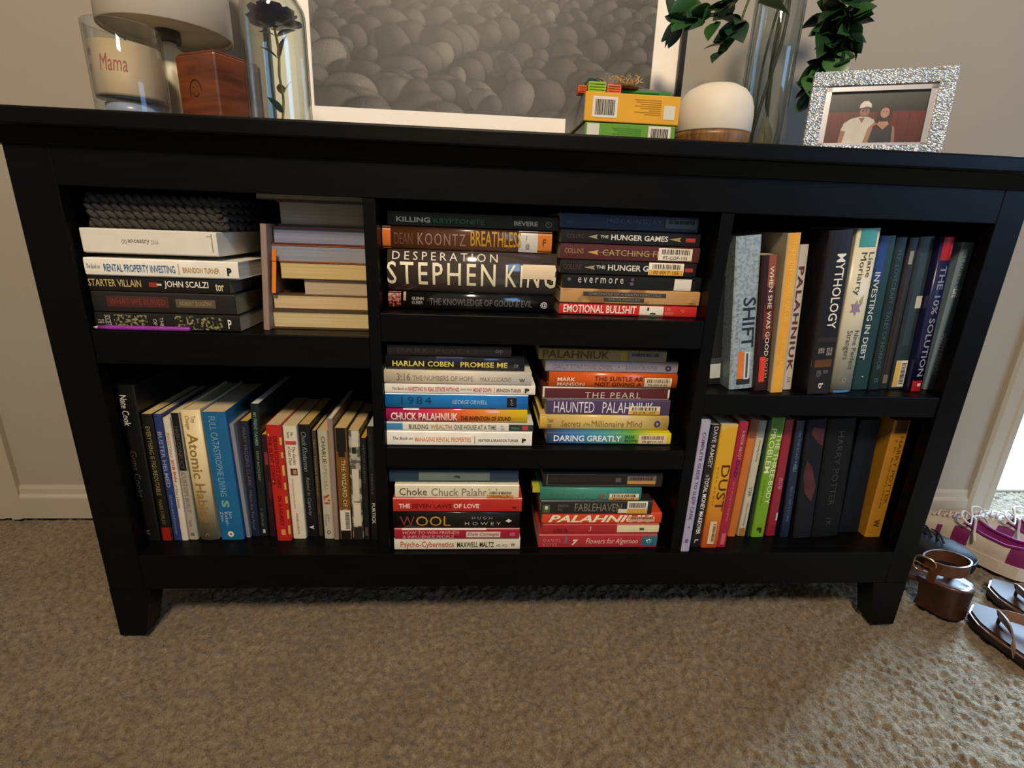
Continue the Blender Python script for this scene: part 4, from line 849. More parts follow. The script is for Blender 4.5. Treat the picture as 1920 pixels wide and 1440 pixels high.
obj('trim_ring', *tube([(.0902*math.cos(a), .0902*math.sin(a), .1515) for a in np.linspace(0, 2*math.pi, 48, endpoint=False)], .0012, 6, True), mat('#bfb8aa', .6, .3, .03), sh, True)
obj('diffuser', *lathe([(0, .1560), (.0885, .1560), (.0885, .1575), (0, .1575)], 40), mat_shade(), lp, True)
obj('socket', *lathe([(0, .139), (.0165, .139), (.0175, .142), (.0175, .155), (.010, .172), (0, .172)], 24), mat('#4c473b', .4, .5, .1), lp, True)
obj('spider', *join(tube([(-.084, 0, .1585), (.084, 0, .1585)], .0011, 6), tube([(0, -.084, .1585), (0, .084, .1585)], .0011, 6)), mat('#a8a498', .35, .6, .05), lp)
# wooden box
wd = empty('wooden_box', 'reddish brown wooden box with an engraved arch mark, beside the candle', 'box', (.198, .172, ZT), (0, 0, math.radians(-27)))
a = .0405
WOODR = mat_wood('#4d2413', '#7a3f22', (3, 3, 30), .32)
bbox('box_body', (-a, a, -a, a, 0, .104), WOODR, wd, .003, 3)
bbox('top_panel', (-a+.003, a-.003, -a+.003, a-.003, .1042, .107), mat_wood('#5c2e19', '#8a4a2a', (3, 3, 30), .3), wd, .001, 2)
mk = []
for pts in ([(.012*math.cos(t), .016*math.sin(t)) for t in np.linspace(.1, math.pi+.3, 14)], [(.006*math.cos(t), -.001+.005*math.sin(t)) for t in np.linspace(math.pi, 2*math.pi, 8)], [(-.004, .006), (-.0035, .0075)], [(.004, .006), (.0045, .0075)]):
    mk.append(tube([(x-.004, -a-.0001, .055+z) for x, z in pts], .0007, 5))
obj('engraved_mark', *join(*mk), mat('#2c1409', .7, .2, .05), wd)
# rose in a glass dome
dm = empty('rose_dome', 'dark foil rose with a gold stem inside a clear glass dome', 'ornament', (.300, .125, ZT))
Rd = .043
obj('base', *lathe([(0, 0), (Rd+.006, 0), (Rd+.007, .004), (Rd+.006, .011), (Rd+.001, .014), (0, .014)], 40), mat_wood('#3b3a2f', '#565142', (4, 4, 20), .4), dm, True)
prof = [(Rd, .0145), (Rd, .150)]+[(Rd*math.cos(t), .150+.040*math.sin(t)) for t in np.linspace(.15, math.pi/2-.02, 9)]
prof += [(.003, .1905), (.0015, .1885)]+[((Rd-.0022)*math.cos(t), .150+.0375*math.sin(t)) for t in np.linspace(math.pi/2-.06, .15, 9)]+[(Rd-.0022, .150), (Rd-.0022, .0145)]
obj('glass_dome', *lathe(prof, 40, cap=False), mat_glass('#f6f8f4', '#868c80', 1.2), dm, True)
M_FOIL = mat('#33194a', .2, .8, .6, 60, .3, .3, name='purple_foil'); M_FOIL2 = mat('#5a1430', .2, .8, .5, 60, .3, .3); M_GOLD = mat('#a8842a', .25, .7, .3, 90, .2, .9); M_TEAL = mat('#3f7a78', .25, .7, .5, 60, .2, .5)
stem = smoothpath([(.000, 0, .014), (.004, .002, .05), (.002, 0, .08), (.004, 0, .11), (.001, -.002, .142)], 6)
obj('stem', *tube(stem, .0018, 7), M_GOLD, dm, True)
def petal(w, h, cup):
    V = []; n, m_ = 7, 6
    for i in range(m_):
        t = i/(m_-1)
        for j in range(n):
            s = j/(n-1)*2-1
            ww = w*math.sin(math.pi*(.12+.80*t))**.7*(1-.0*t)
            V.append((s*ww, -cup*(1-s*s*.8)*math.sin(t*2.0)-.004*t*t*(1 if abs(s) < .6 else 1.6), h*t))
    return V, grid_faces(m_, n)
for ring, (cnt, w, h, cup, tilt) in enumerate(((3, .009, .020, .002, -.05), (5, .013, .024, .005, .28), (6, .016, .027, .007, .65), (5, .017, .026, .007, 1.05))):
    for i in range(cnt):
        V, F = petal(w, h, cup)
        o = obj('petal', V, F, M_FOIL if (i+ring) % 3 else M_FOIL2, dm, True)
        o.matrix_local = Matrix.Translation((.001, -.002, .140)) @ Matrix.Scale(1.15, 4) @ Matrix.Rotation(2*math.pi*i/cnt+ring*.6, 4, 'Z') @ Matrix.Translation((0, -.002-.001*ring, 0)) @ Matrix.Rotation(tilt, 4, 'X')
def leafshape(w, l, fold=.15, n=7):
    V, F = [], []
    for i in range(n):
        t = i/(n-1); ww = w*math.sin(math.pi*t**.8)**.9*(1-.15*t)
        z = .12*l*math.sin(t*2.2); V += [(-ww, l*t, z+fold*ww), (0, l*t, z), (ww, l*t, z+fold*ww)]
    for i in range(n-1):
        F += [(3*i, 3*i+1, 3*i+4, 3*i+3), (3*i+1, 3*i+2, 3*i+5, 3*i+4)]
    return V, F
for (z, rot, tl, m_, l) in ((.098, (1.15, .25, -.9), 1, M_FOIL, .036), (.100, (.4, 0, 1.9), 1, M_TEAL, .026), (.050, (.9, .2, -1.2), 1, M_TEAL, .030), (.055, (.8, 0, .4), 1, M_GOLD, .022), (.128, (.1, 0, 1.5), 1, M_TEAL, .026), (.128, (.2, 0, -1.6), 1, M_FOIL, .030), (.030, (.7, .3, 2.4), 1, M_TEAL, .028)):
    V, F = leafshape(l*.30, l); o = obj('leaf', V, F, m_, dm, True); o.location = (.003, 0, z); o.rotation_euler = rot
obj('fallen_petals', *join(*[([(.02*math.cos(k*1.3)+dx, .02*math.sin(k*1.3)+dy, .0155+.002*((k+i) % 2)) for i, (dx, dy) in enumerate(((0, -.006), (.006, 0), (0, .007), (-.006, 0)))], [(0, 1, 2, 3)]) for k in range(6)]), M_TEAL, dm)
# framed pebble print, standing against the wall
fx0, fx1, fz1 = .211, .966, .56
fr = empty('framed_print', 'large black-framed black and white pebble print standing against the wall', 'picture', ((fx0+fx1)/2, .318, ZT+.0005), (math.radians(-2.2), 0, 0))
hw = (fx1-fx0)/2; M_FR = mat('#15140f', .35, .5, .1)
bbox('frame_bar', (-hw, -hw+.010, 0, .022, 0, fz1), M_FR, fr, .001); bbox('frame_bar', (hw-.011, hw, 0, .022, 0, fz1), M_FR, fr, .001)
bbox('frame_bar', (-hw+.010, hw-.011, 0, .022, 0, .011), M_FR, fr, .001); bbox('frame_bar', (-hw+.010, hw-.011, 0, .022, fz1-.011, fz1), M_FR, fr, .001)
obj('backing', *box(-hw+.008, hw-.008, .0145, .018, .006, fz1-.006), mat('#6b5b45', .8, .2, .1), fr)
M_MAT = mat('#f8f0e6', .75, .2, .02, 30)
# mat board with a bevelled window
ax0, ax1, az0, az1 = -hw+.078, hw-.058, .080, .48
bb = [(-hw+.009, hw-.010, .009, az0), (-hw+.009, hw-.010, az1, fz1-.009), (-hw+.009, ax0, az0, az1), (ax1, hw-.010, az0, az1)]
obj('mat_board', *join(*[box(p[0], p[1], .009, .0125, p[2], p[3]) for p in bb]), M_MAT, fr)
def pebble_print():
    """the printed beach photograph: overlapping stones, painted far to near, stored as colours on a fine flat grid"""
    nx, nz = 520, 300; x0, x1, z0, z1 = ax0-.005, ax1+.005, az0-.005, az1+.005
    X, Z = np.meshgrid(np.linspace(0, 1, nx), np.linspace(0, 1, nz)); asp = (x1-x0)/(z1-z0); X = X*asp
    img = np.full((nz, nx), .045); r = np.random.default_rng(21)
    stones = []
    z = 1.02
    while z > -.1:
        size = .034+.085*max(0, 1-z/.75)**1.25
        for x in np.arange(-.1, asp+.1, size*1.25):
            k = 1-.28*(x/asp)
            stones.append((z+r.normal(0, size*.3), x+r.normal(0, size*.35), size*k*r.uniform(.6, 1.35), r.uniform(.55, .82), r.normal(.15, .5), r.uniform(.055, .115)*(1.9 if r.random() < .07 else 1)))
        z -= size*.62
    stones.sort(key=lambda q: -q[0])
    for (cz, cx, a, el, th, tone) in stones:
        i0, i1 = int((cz-a*1.2)*nz), int((cz+a*1.2)*nz)+1; j0, j1 = int((cx-a*1.2)/asp*nx), int((cx+a*1.2)/asp*nx)+1
        i0, j0 = max(0, i0), max(0, j0)
        if i1 <= i0 or j1 <= j0 or i0 >= nz or j0 >= nx: continue
        xs = X[i0:i1, j0:j1]-cx; zs_ = Z[i0:i1, j0:j1]-cz; c, s = math.cos(th), math.sin(th)
        p = (xs*c+zs_*s)/a; q = (-xs*s+zs_*c)/(a*el); d = (np.abs(p)**2.3+np.abs(q)**2.3)
        sub = img[i0:i1, j0:j1]
        sh = (d >= 1) & (d < 1.35); sub[sh] *= .55+.45*(d[sh]-1)/.35
        m_ = d < 1; h = np.sqrt(np.clip(1-d, 0, 1)); nxn = (p*c-q*s); nzn = (p*s+q*c)
        lam = np.clip(.30*h+.66*nxn+.34*nzn, 0, 1)
        val = tone*(.45+.45*h)+.30*np.clip(lam-.34, 0, 1)**1.25*(1+.7*(tone > .11))
        sub[m_] = val[m_]
    img *= 1+.10*r.normal(size=img.shape); painted_glare = .030+.030*np.clip(Z-.15, 0, 1)*np.exp(-((X/asp-.32)/.35)**2)  # pale reflected glare painted into the print colours, growing towards the top
    img = np.clip(img*.60+painted_glare*.8, .008, .5)
    gx, gz = np.meshgrid(np.linspace(x0, x1, nx), np.linspace(z0, z1, nz)); V = np.stack([gx, np.full_like(gx, .0127), gz], -1).reshape(-1, 3)
    i = (np.arange(nz-1)[:, None]*nx+np.arange(nx-1)[None]).ravel(); F = np.stack([i, i+1, i+nx+1, i+nx], -1)
    me = bpy.data.meshes.new('print'); me.vertices.add(len(V)); me.vertices.foreach_set('co', V.astype(np.float32).ravel())
    me.loops.add(F.size); me.loops.foreach_set('vertex_index', F.astype(np.int32).ravel()); me.polygons.add(len(F)); me.polygons.foreach_set('loop_start', (np.arange(len(F))*4).astype(np.int32)); me.update(calc_edges=True)
    ca = me.color_attributes.new('ink', 'FLOAT_COLOR', 'POINT'); col = np.ones((len(V), 4), np.float32); t = img.reshape(-1); col[:, 0] = t; col[:, 1] = t*.93; col[:, 2] = t*.82
    ca.data.foreach_set('color', col.ravel())
    m, nt, N, Lk, P = nodes_of('photographic_print'); at = N.new('ShaderNodeAttribute'); at.attribute_name = 'ink'; Lk.new(at.outputs['Color'], P.inputs['Base Color']); P.inputs['Roughness'].default_value = .5
    me.materials.append(m); o = bpy.data.objects.new('print', me); COL.objects.link(o); o.parent = fr
pebble_print()
obj('glass_pane', *box(-hw+.009, hw-.010, .0070, .0085, .009, fz1-.009), mat_glass('#ffffff', '#f4f8f8', .6, 'picture_glass'), fr)
# two flat cardboard boxes
def carton(name, label, x0, x1, y0, y1, z0, z1, front, end, rz, code, plain, txt):
    c = empty(name, label, 'box', (x0, y0, z0), (0, 0, rz), 'tea cartons stacked in front of the print'); w, d, h = x1-x0, y1-y0, z1-z0
    bbox('carton_body', (0, w, 0, d, 0, h), mat(front, .45, .4, .05, 20), c, .0012)
    obj('end_panel', *box(-.0004, .0002, .002, d-.002, .0015, h-.0015), mat(end, .5, .3, .06), c)
    obj('end_flap', [(-.0006, .004, h*.5), (-.0006, d*.3, h*.18), (-.0006, d*.62, h*.2), (-.0006, d-.005, h*.5), (-.0006, d*.6, h*.85), (-.0006, d*.3, h*.85)], [(0, 5, 4, 3, 2, 1)], mat('#8f8d88', .5, .3, .05), c)
    la = obj('barcode_label', *box(code[0]*w, code[1]*w, -.0004, 0, code[2]*h, code[3]*h), mat('#d6cfc4', .5, .3, .03), c)
    r = random.Random(3); bars = []; x = code[0]*w+.004
    while x < code[1]*w-.005:
        ww = r.choice((.0006, .001, .0016)); bars.append(box(x, x+ww, -.0008, -.0004, (code[2]+.12*(code[3]-code[2]))*h, (code[3]-.14*(code[3]-code[2]))*h)); x += ww+r.choice((.0007, .001))
    obj('barcode', *join(*bars), mat('#3a3530', .6, .2, 0), la)
    obj('white_patch', *box(plain[0]*w, plain[1]*w, -.0004, 0, plain[2]*h, plain[3]*h), mat('#cfc8ba', .5, .3, .03), c)
    if txt:
        rows = [box(txt[0]*w+k*.0022*((k*7) % 3), txt[1]*w, -.0003, 0, (txt[3]-.07*k)*h, (txt[3]-.07*k+.03)*h) for k in range(8)]
        obj('small_print', *join(*rows), mat('#a87414' if front.startswith('#d') else '#3f7a1c', .5, .3, 0), c)
carton('carton', 'green cardboard carton with a barcode, lower of the two boxes', .748, .885, .100, .268, ZT+.0003, ZT+.0362, '#5c8f2a', '#7f8c7c', .0, (.70, .95, .30, .96), (.02, .155, .30, .96), (.30, .62, .2, .8))
carton('carton', 'yellow cardboard carton with a barcode lying on the green one', .745, .888, .098, .268, ZT+.0372, ZT+.0760, '#d69c22', '#8f8f90', .012, (.08, .34, .15, .86), (.83, .95, .18, .66), (.52, .80, .2, .8))
# small things on the cartons
zc = ZT+.0764
sq = empty('snack_pouch', 'flat green plastic pouch with a clear domed lid on the yellow carton', 'pouch', (.800, .118, zc))
bbox('tray', (0, .080, 0, .06, 0, .009), mat('#2f7a2c', .3, .5, .15, 60), sq, .002, 2)
V = []; nn = 13
for i in range(nn):
    for j in range(9):
        x = -.022+.100*i/(nn-1); y = .002+.056*j/8; V.append((x, y, .0092+.0085*math.sin(math.pi*i/(nn-1))**.6*math.sin(math.pi*j/8)**.6))
obj('clear_lid', V, grid_faces(nn, 9), mat_glass('#c9b9ae', '#8d8a84', .9, 'film'), sq, True)
obj('tray_rib', *join(*[box(.004, .060, -.0012, .0, .002+.003*k, .0033+.003*k) for k in range(2)]), mat('#1f5a22', .35, .5, .1), sq)
def clip(name, label, x, w, y, h, hexc, hx2):
    c = empty(name, label, 'clip', (x, y, zc), None, 'small coloured pieces on the yellow carton')
    bbox('block', (0, w, 0, .022, 0, h), mat(hexc, .35, .5, .12, 70), c, .0018, 2)
    obj('ridge', *join(*[box(.002, w-.002, -.0010, .0004, h*(.25+.25*k), h*(.33+.25*k)) for k in range(3)]), mat(hx2, .4, .4, .1), c)
clip('toy_block', 'small bright orange piece at the left edge of the yellow carton', .7465-.011, .0135, .112, .0105, '#d8591c', '#b3440f')
clip('toy_block', 'lime green piece between the orange and coral ones', .7495, .0265, .106, .0150, '#8fb01f', '#6f8f12')
clip('toy_block', 'coral piece beside the green pouch', .7775, .0215, .106, .0125, '#cf6440', '#b04c2c')
tl = empty('teal_toy', 'small dark teal figure-like lump behind the lime green piece', 'toy', (.762, .150, zc))
obj('body', *lathe([(0, 0), (.012, 0), (.013, .012), (.010, .022), (.006, .028), (0, .030)], 16), mat('#193a3c', .6, .3, .3, 60), tl, True)
obj('head', *lathe([(0, .020), (.007, .022), (.0075, .026), (.005, .029), (0, .030)], 14, (.010, 0, 0)), mat('#1d4548', .6, .3, .3, 60), tl, True)
rf = empty('raffia_bundle', 'tangle of thin golden raffia strands on the pouch', 'raffia', (.806, .128, zc+.0105))
obj('bundle_core', *lathe([(0, 0), (.020, 0), (.024, .003), (.018, .006), (0, .007)], 16), mat('#6a5434', .9, .1, .4, 150, .5), rf, True)
rr = random.Random(5)
for k in range(48):
    p0 = np.array([rr.uniform(-.026, .024), rr.uniform(-.014, .014), rr.uniform(.003, .012)]); d = np.array([rr.uniform(-1, 1), rr.uniform(-.5, .5), rr.uniform(.1, .7)])*.012
    obj('strand', *tube(smoothpath([p0, p0+d*.5+np.array([0, 0, .003]), p0+d+np.array([rr.uniform(-.006, .006), 0, rr.uniform(-.002, .004)])], 4), .0006, 4), mat(rr.choice(('#c9a25c', '#a8936a', '#c08448')), .7, .2, .1), rf)
# diffuser
df = empty('oil_diffuser', 'round white oil diffuser on a wooden base beside the cartons', 'diffuser', (.964, .155, ZT))
Rf = .0590
obj('wooden_base', *lathe([(0, 0), (Rf-.006, 0), (Rf-.004, .002), (Rf-.0005, .030), (Rf-.0005, .0355), (0, .0355)], 48), mat_wood('#5f3f1f', '#8d6434', (30, 30, 3), .4), df, True)
pr = [(Rf-.001, .0362), (Rf, .038), (Rf, .062), (Rf-.0015, .074), (Rf-.006, .087), (Rf-.015, .098), (Rf-.028, .105), (Rf-.044, .1085), (.004, .1092), (.0035, .1075), (0, .1075)]
obj('white_cover', *lathe(pr, 48), mat('#d5cbb9', .55, .35, .02), df, True)
# tall glass vase with trailing plant
vx, vy = 1.068, .205
vs = empty('glass_vase', 'tall clear glass cylinder vase behind the diffuser', 'vase', (vx, vy, ZT))
Rv = .038
obj('glass_wall', *lathe([(0, 0), (Rv-.002, 0), (Rv, .003), (Rv, .300), (Rv-.0012, .3015), (Rv-.0028, .300), (Rv-.0028, .012), (0, .012)], 40, cap=False), mat_glass('#f2f5f4', '#9aa3a2', 1.3), vs, True)
pl = empty('trailing_plant', 'green trailing plant with glossy oval leaves growing from the glass vase', 'plant', (0, 0, 0))
M_LF = [mat(h, .35, .5, .2, 40) for h in ('#1d3a1c', '#264a20', '#35592a', '#18301f')]; M_STM = mat('#4a4a26', .5, .3, .2)
def PW(u, v, Y): return onY(u, v, Y)
base_pts = [np.array([vx-.020, vy-.006, ZT+.014]), np.array([vx-.004, vy, ZT+.10]), np.array([vx+.014, vy, ZT+.20]), np.array([vx+.008, vy, ZT+.30])]
tops = [base_pts[-1]+np.array([-.02, -.005, .045])]
vines = [base_pts+[np.array([vx-.03, vy-.02, ZT+.345]), PW(1395, -20, .20), PW(1350, 25, .19), PW(1300, 30, .205), PW(1270, 55, .20)],
         [np.array([vx+.014, vy+.004, ZT+.014]), np.array([vx+.004, vy+.006, ZT+.15]), np.array([vx+.004, vy, ZT+.30]), np.array([vx-.025, vy-.03, ZT+.350]), PW(1400, 10, .175), PW(1385, 60, .175), PW(1360, 95, .18)],
         [np.array([vx-.004, vy+.012, ZT+.014]), np.array([vx-.008, vy+.008, ZT+.16]), np.array([vx+.012, vy+.004, ZT+.302]), np.array([vx+.03, vy+.012, ZT+.345]), PW(1545, 10, .24), PW(1560, 70, .245), PW(1545, 130, .245), PW(1530, 180, .245)],
         [np.array([vx+.010, vy-.010, ZT+.014]), np.array([vx+.002, vy-.006, ZT+.17]), np.array([vx+.018, vy+.002, ZT+.302]), np.array([vx+.04, vy+.006, ZT+.350]), PW(1570, -10, .225), PW(1592, 40, .23), PW(1575, 95, .235)]]
rl = random.Random(11)
leaf_meshes = []
for k in range(3):
    V, F = leafshape(.0135+.002*k, .036+.004*k, .25, 8); me = bpy.data.meshes.new('leaf'); me.from_pydata(V, [], F); me.shade_smooth(); leaf_meshes.append(me)
for k in range(4):
    for me in leaf_meshes[:3]: pass
lm2 = {}
def add_leaf(p, d, sc=1.0, mi=None):
    me = rl.choice(leaf_meshes); mi = rl.randrange(4) if mi is None else mi; key = (me.name, mi)
    if key not in lm2:
        c = me.copy(); c.materials.append(M_LF[mi]); lm2[key] = c
    o = bpy.data.objects.new('leaf', lm2[key]); COL.objects.link(o); o.parent = pl
    q = Vector(d).to_track_quat('Y', 'Z'); o.location = p; o.rotation_mode = 'QUATERNION'
    o.rotation_quaternion = q @ Euler((rl.uniform(-.3, .3), rl.uniform(-1.1, 1.1), 0)).to_quaternion(); s = sc*rl.uniform(.85, 1.2); o.scale = (s, s, s)
for vi, v in enumerate(vines):
    sp_ = smoothpath(v, 6); obj('stem', *tube(sp_, .0019 if vi != 0 else .0026, 6), M_STM, pl, True)
    for i, p in enumerate(sp_):
        if (p[2] > ZT+.31 or i > 6*4) and math.hypot(p[0]-vx, p[1]-vy) > .055:
            if i % 2 == 0 or vi >= 2:
                t = sp_[min(i+1, len(sp_)-1)]-p if i+1 < len(sp_) else p-sp_[i-1]
                side = 1 if i % 2 else -1
                for _ in range(3 if vi >= 2 else 2):
                    d = np.array([side*rl.uniform(.3, 1.0), rl.uniform(-.7, .5), rl.uniform(-1.1, .25)])
                    add_leaf(p, d, .95)
for (u, v_, Y, d) in ((1335, 15, .19, (-.5, -.3, -.8)), (1345, 40, .185, (-.4, -.3, -.9)), (1372, 45, .18, (.3, -.4, -.9)), (1310, 5, .20, (-.8, -.2, -.4)), (1265, 0, .22, (-.3, -.3, -.9)), (1420, 5, .17, (.5, -.5, -.5)), (1380, 5, .18, (-.6, -.5, -.2)), (1585, 20, .23, (.8, -.3, .1)), (1590, 70, .235, (.5, -.3, -.9)), (1540, 60, .24, (-.3, -.4, -1)), (1555, 100, .24, (.3, -.3, -1)), (1528, 140, .245, (-.2, -.3, -1)), (1550, 150, .245, (.3, -.2, -1))):
    add_leaf(PW(u, v_, Y), d, 1.15)
# a few pale dried pieces in the foot of the vase
for k, (dx, dy, h, rz) in enumerate(((-.012, -.018, .075, .3), (.008, -.02, .062, -.4), (.020, -.008, .085, .8), (-.002, -.012, .050, 1.4))):
    V, F = leafshape(.009, h, .2); o = obj('dried_leaf', V, F, mat('#a59b84', .7, .2, .25, 50), pl, True); o.location = (vx+dx, vy+dy, ZT+.0135); o.rotation_euler = (1.45, .12*(-1)**k, rz)
# silver photo frame
pA = np.array([1.090, .118]); pB = np.array([1.258, .048]); wfr = float(np.linalg.norm(pB-pA)); ang = math.atan2(pB[1]-pA[1], pB[0]-pA[0])
pf = empty('photo_frame', 'glittering silver photo frame with a snapshot of two people in a booth', 'photo frame', (pA[0]+.001, pA[1]-.012, ZT+.0004), (math.radians(-7), 0, ang))
hf = .1245
def mat_glitter():
    m, nt, N, Lk, P = nodes_of('hammered_silver')
    tc = N.new('ShaderNodeTexCoord'); vo = N.new('ShaderNodeTexVoronoi'); vo.inputs['Scale'].default_value = 330; Lk.new(tc.outputs['Object'], vo.inputs['Vector'])
    b = N.new('ShaderNodeBump'); b.inputs['Strength'].default_value = 1.0; b.inputs['Distance'].default_value = .0022; Lk.new(vo.outputs['Distance'], b.inputs['Height']); Lk.new(b.outputs[0], P.inputs['Normal'])
    P.inputs['Base Color'].default_value = (.80, .78, .74, 1); P.inputs['Metallic'].default_value = .85; P.inputs['Roughness'].default_value = .28
    return m
MG = mat_glitter(); bwf = .0205
bbox('frame_bar', (0, wfr, 0, .012, hf-bwf, hf), MG, pf, .001); bbox('frame_bar', (0, wfr, 0, .012, 0, bwf), MG, pf, .001)
bbox('frame_bar', (0, bwf, 0, .012, bwf, hf-bwf), MG, pf, .001); bbox('frame_bar', (wfr-bwf, wfr, 0, .012, bwf, hf-bwf), MG, pf, .001)
MS = mat('#a9a6ad', .3, .5, .05, 20, 0, .4)
b2 = .0075; xi0, xi1, zi0, zi1 = bwf, wfr-bwf, bwf, hf-bwf
obj('inner_border', *join(box(xi0, xi1, .003, .009, zi1-b2, zi1), box(xi0, xi1, .003, .009, zi0, zi0+b2*.5), box(xi0, xi0+b2, .003, .009, zi0, zi1), box(xi1-b2, xi1, .003, .009, zi0, zi1)), MS, pf)
bbox('backing', (.004, wfr-.004, .0115, .0145, .004, hf-.004), mat('#26231f', .7, .2, .1), pf, .0005)
obj('easel_leg', [(wfr*.38, .0147, .075), (wfr*.62, .0147, .075), (wfr*.66, .066, .0075), (wfr*.34, .066, .0075), (wfr*.38, .0167, .077), (wfr*.62, .0167, .077), (wfr*.66, .068, .0085), (wfr*.34, .068, .0085)], [(0, 1, 2, 3), (7, 6, 5, 4), (0, 4, 5, 1), (1, 5, 6, 2), (2, 6, 7, 3), (3, 7, 4, 0)], mat('#26231f', .7, .2, .1), pf)
px0, px1, pz0, pz1 = xi0+b2, xi1-b2, zi0+b2*.5, zi1-b2; pw, ph = px1-px0, pz1-pz0
ps = obj('snapshot', *box(px0-.001, px1+.001, .0072, .0080, pz0-.001, pz1+.001), mat_stripes([(0, '#4f2320'), (.60, '#6a302a'), (.62, '#2f302e'), (1, '#4a4c4a')], .3, .4, 'snapshot_print', 'Z', .03), pf)
def shape(name, pts, hexc, k):
    obj(name, [(px0+pw*a, .0072-.0001*k, pz0+ph*b) for a, b in pts], [tuple(range(len(pts)))], mat(hexc, .35, .4, .1, 80), ps)
def ell(cx, cz, rx, rz, n=18): return [(cx+rx*math.cos(2*math.pi*i/n), cz+rz*math.sin(2*math.pi*i/n)) for i in range(n)]
for k in range(9): shape('booth_seam', [(.04+.115*k, 0), (.05+.115*k, 0), (.05+.115*k, .58), (.04+.115*k, .58)], '#3f1a18', 1)
shape('arm', [(.155, 0), (.205, 0), (.23, .28), (.17, .30)], '#8d6650', 2)
shape('white_shirt', [(.20, 0), (.50, 0), (.52, .30), (.50, .46), (.43, .52), (.36, .53), (.26, .49), (.19, .40), (.165, .26), (.22, .24)], '#bdb8ae', 3)
shape('neck', [(.335, .50), (.40, .50), (.375, .40)], '#80594a', 4)
shape('face', ell(.385, .62, .052, .105), '#8a6150', 5)
shape('cap', [(.325, .68), (.33, .76), (.36, .82), (.41, .82), (.445, .76), (.45, .69), (.40, .72)], '#cfcac2', 6)
shape('cap_brim', [(.33, .69), (.45, .70), (.455, .675), (.33, .665)], '#4a4a50', 7)
shape('dark_hair', ell(.60, .52, .075, .20), '#2c1a16', 8)
shape('dark_dress', [(.46, 0), (.72, 0), (.71, .26), (.68, .36), (.62, .30), (.55, .26), (.50, .36), (.46, .16)], '#252430', 9)
shape('shoulder', [(.42, 0), (.47, 0), (.50, .34), (.55, .38), (.50, .40), (.45, .30)], '#96705a', 10)
shape('neckline', [(.55, .42), (.64, .42), (.655, .36), (.60, .26), (.53, .36)], '#a07a64', 11)
shape('face', ell(.595, .585, .046, .10), '#a8806a', 12)
shape('arm', [(.71, 0), (.745, 0), (.72, .30), (.69, .34)], '#8d6650', 13)
for (ex, ez) in ((.368, .64), (.402, .64), (.580, .605), (.612, .605)): shape('eye', ell(ex, ez, .007, .008, 8), '#2a1a16', 14)
for (ex, ez) in ((.386, .565), (.596, .535)): shape('mouth', ell(ex, ez, .016, .008, 8), '#c9b0a4', 14)
obj('glass_pane', *box(xi0, xi1, .0050, .0058, zi0, zi1), mat_glass('#ffffff', '#f4f8f8', .6, 'frame_glass'), pf)

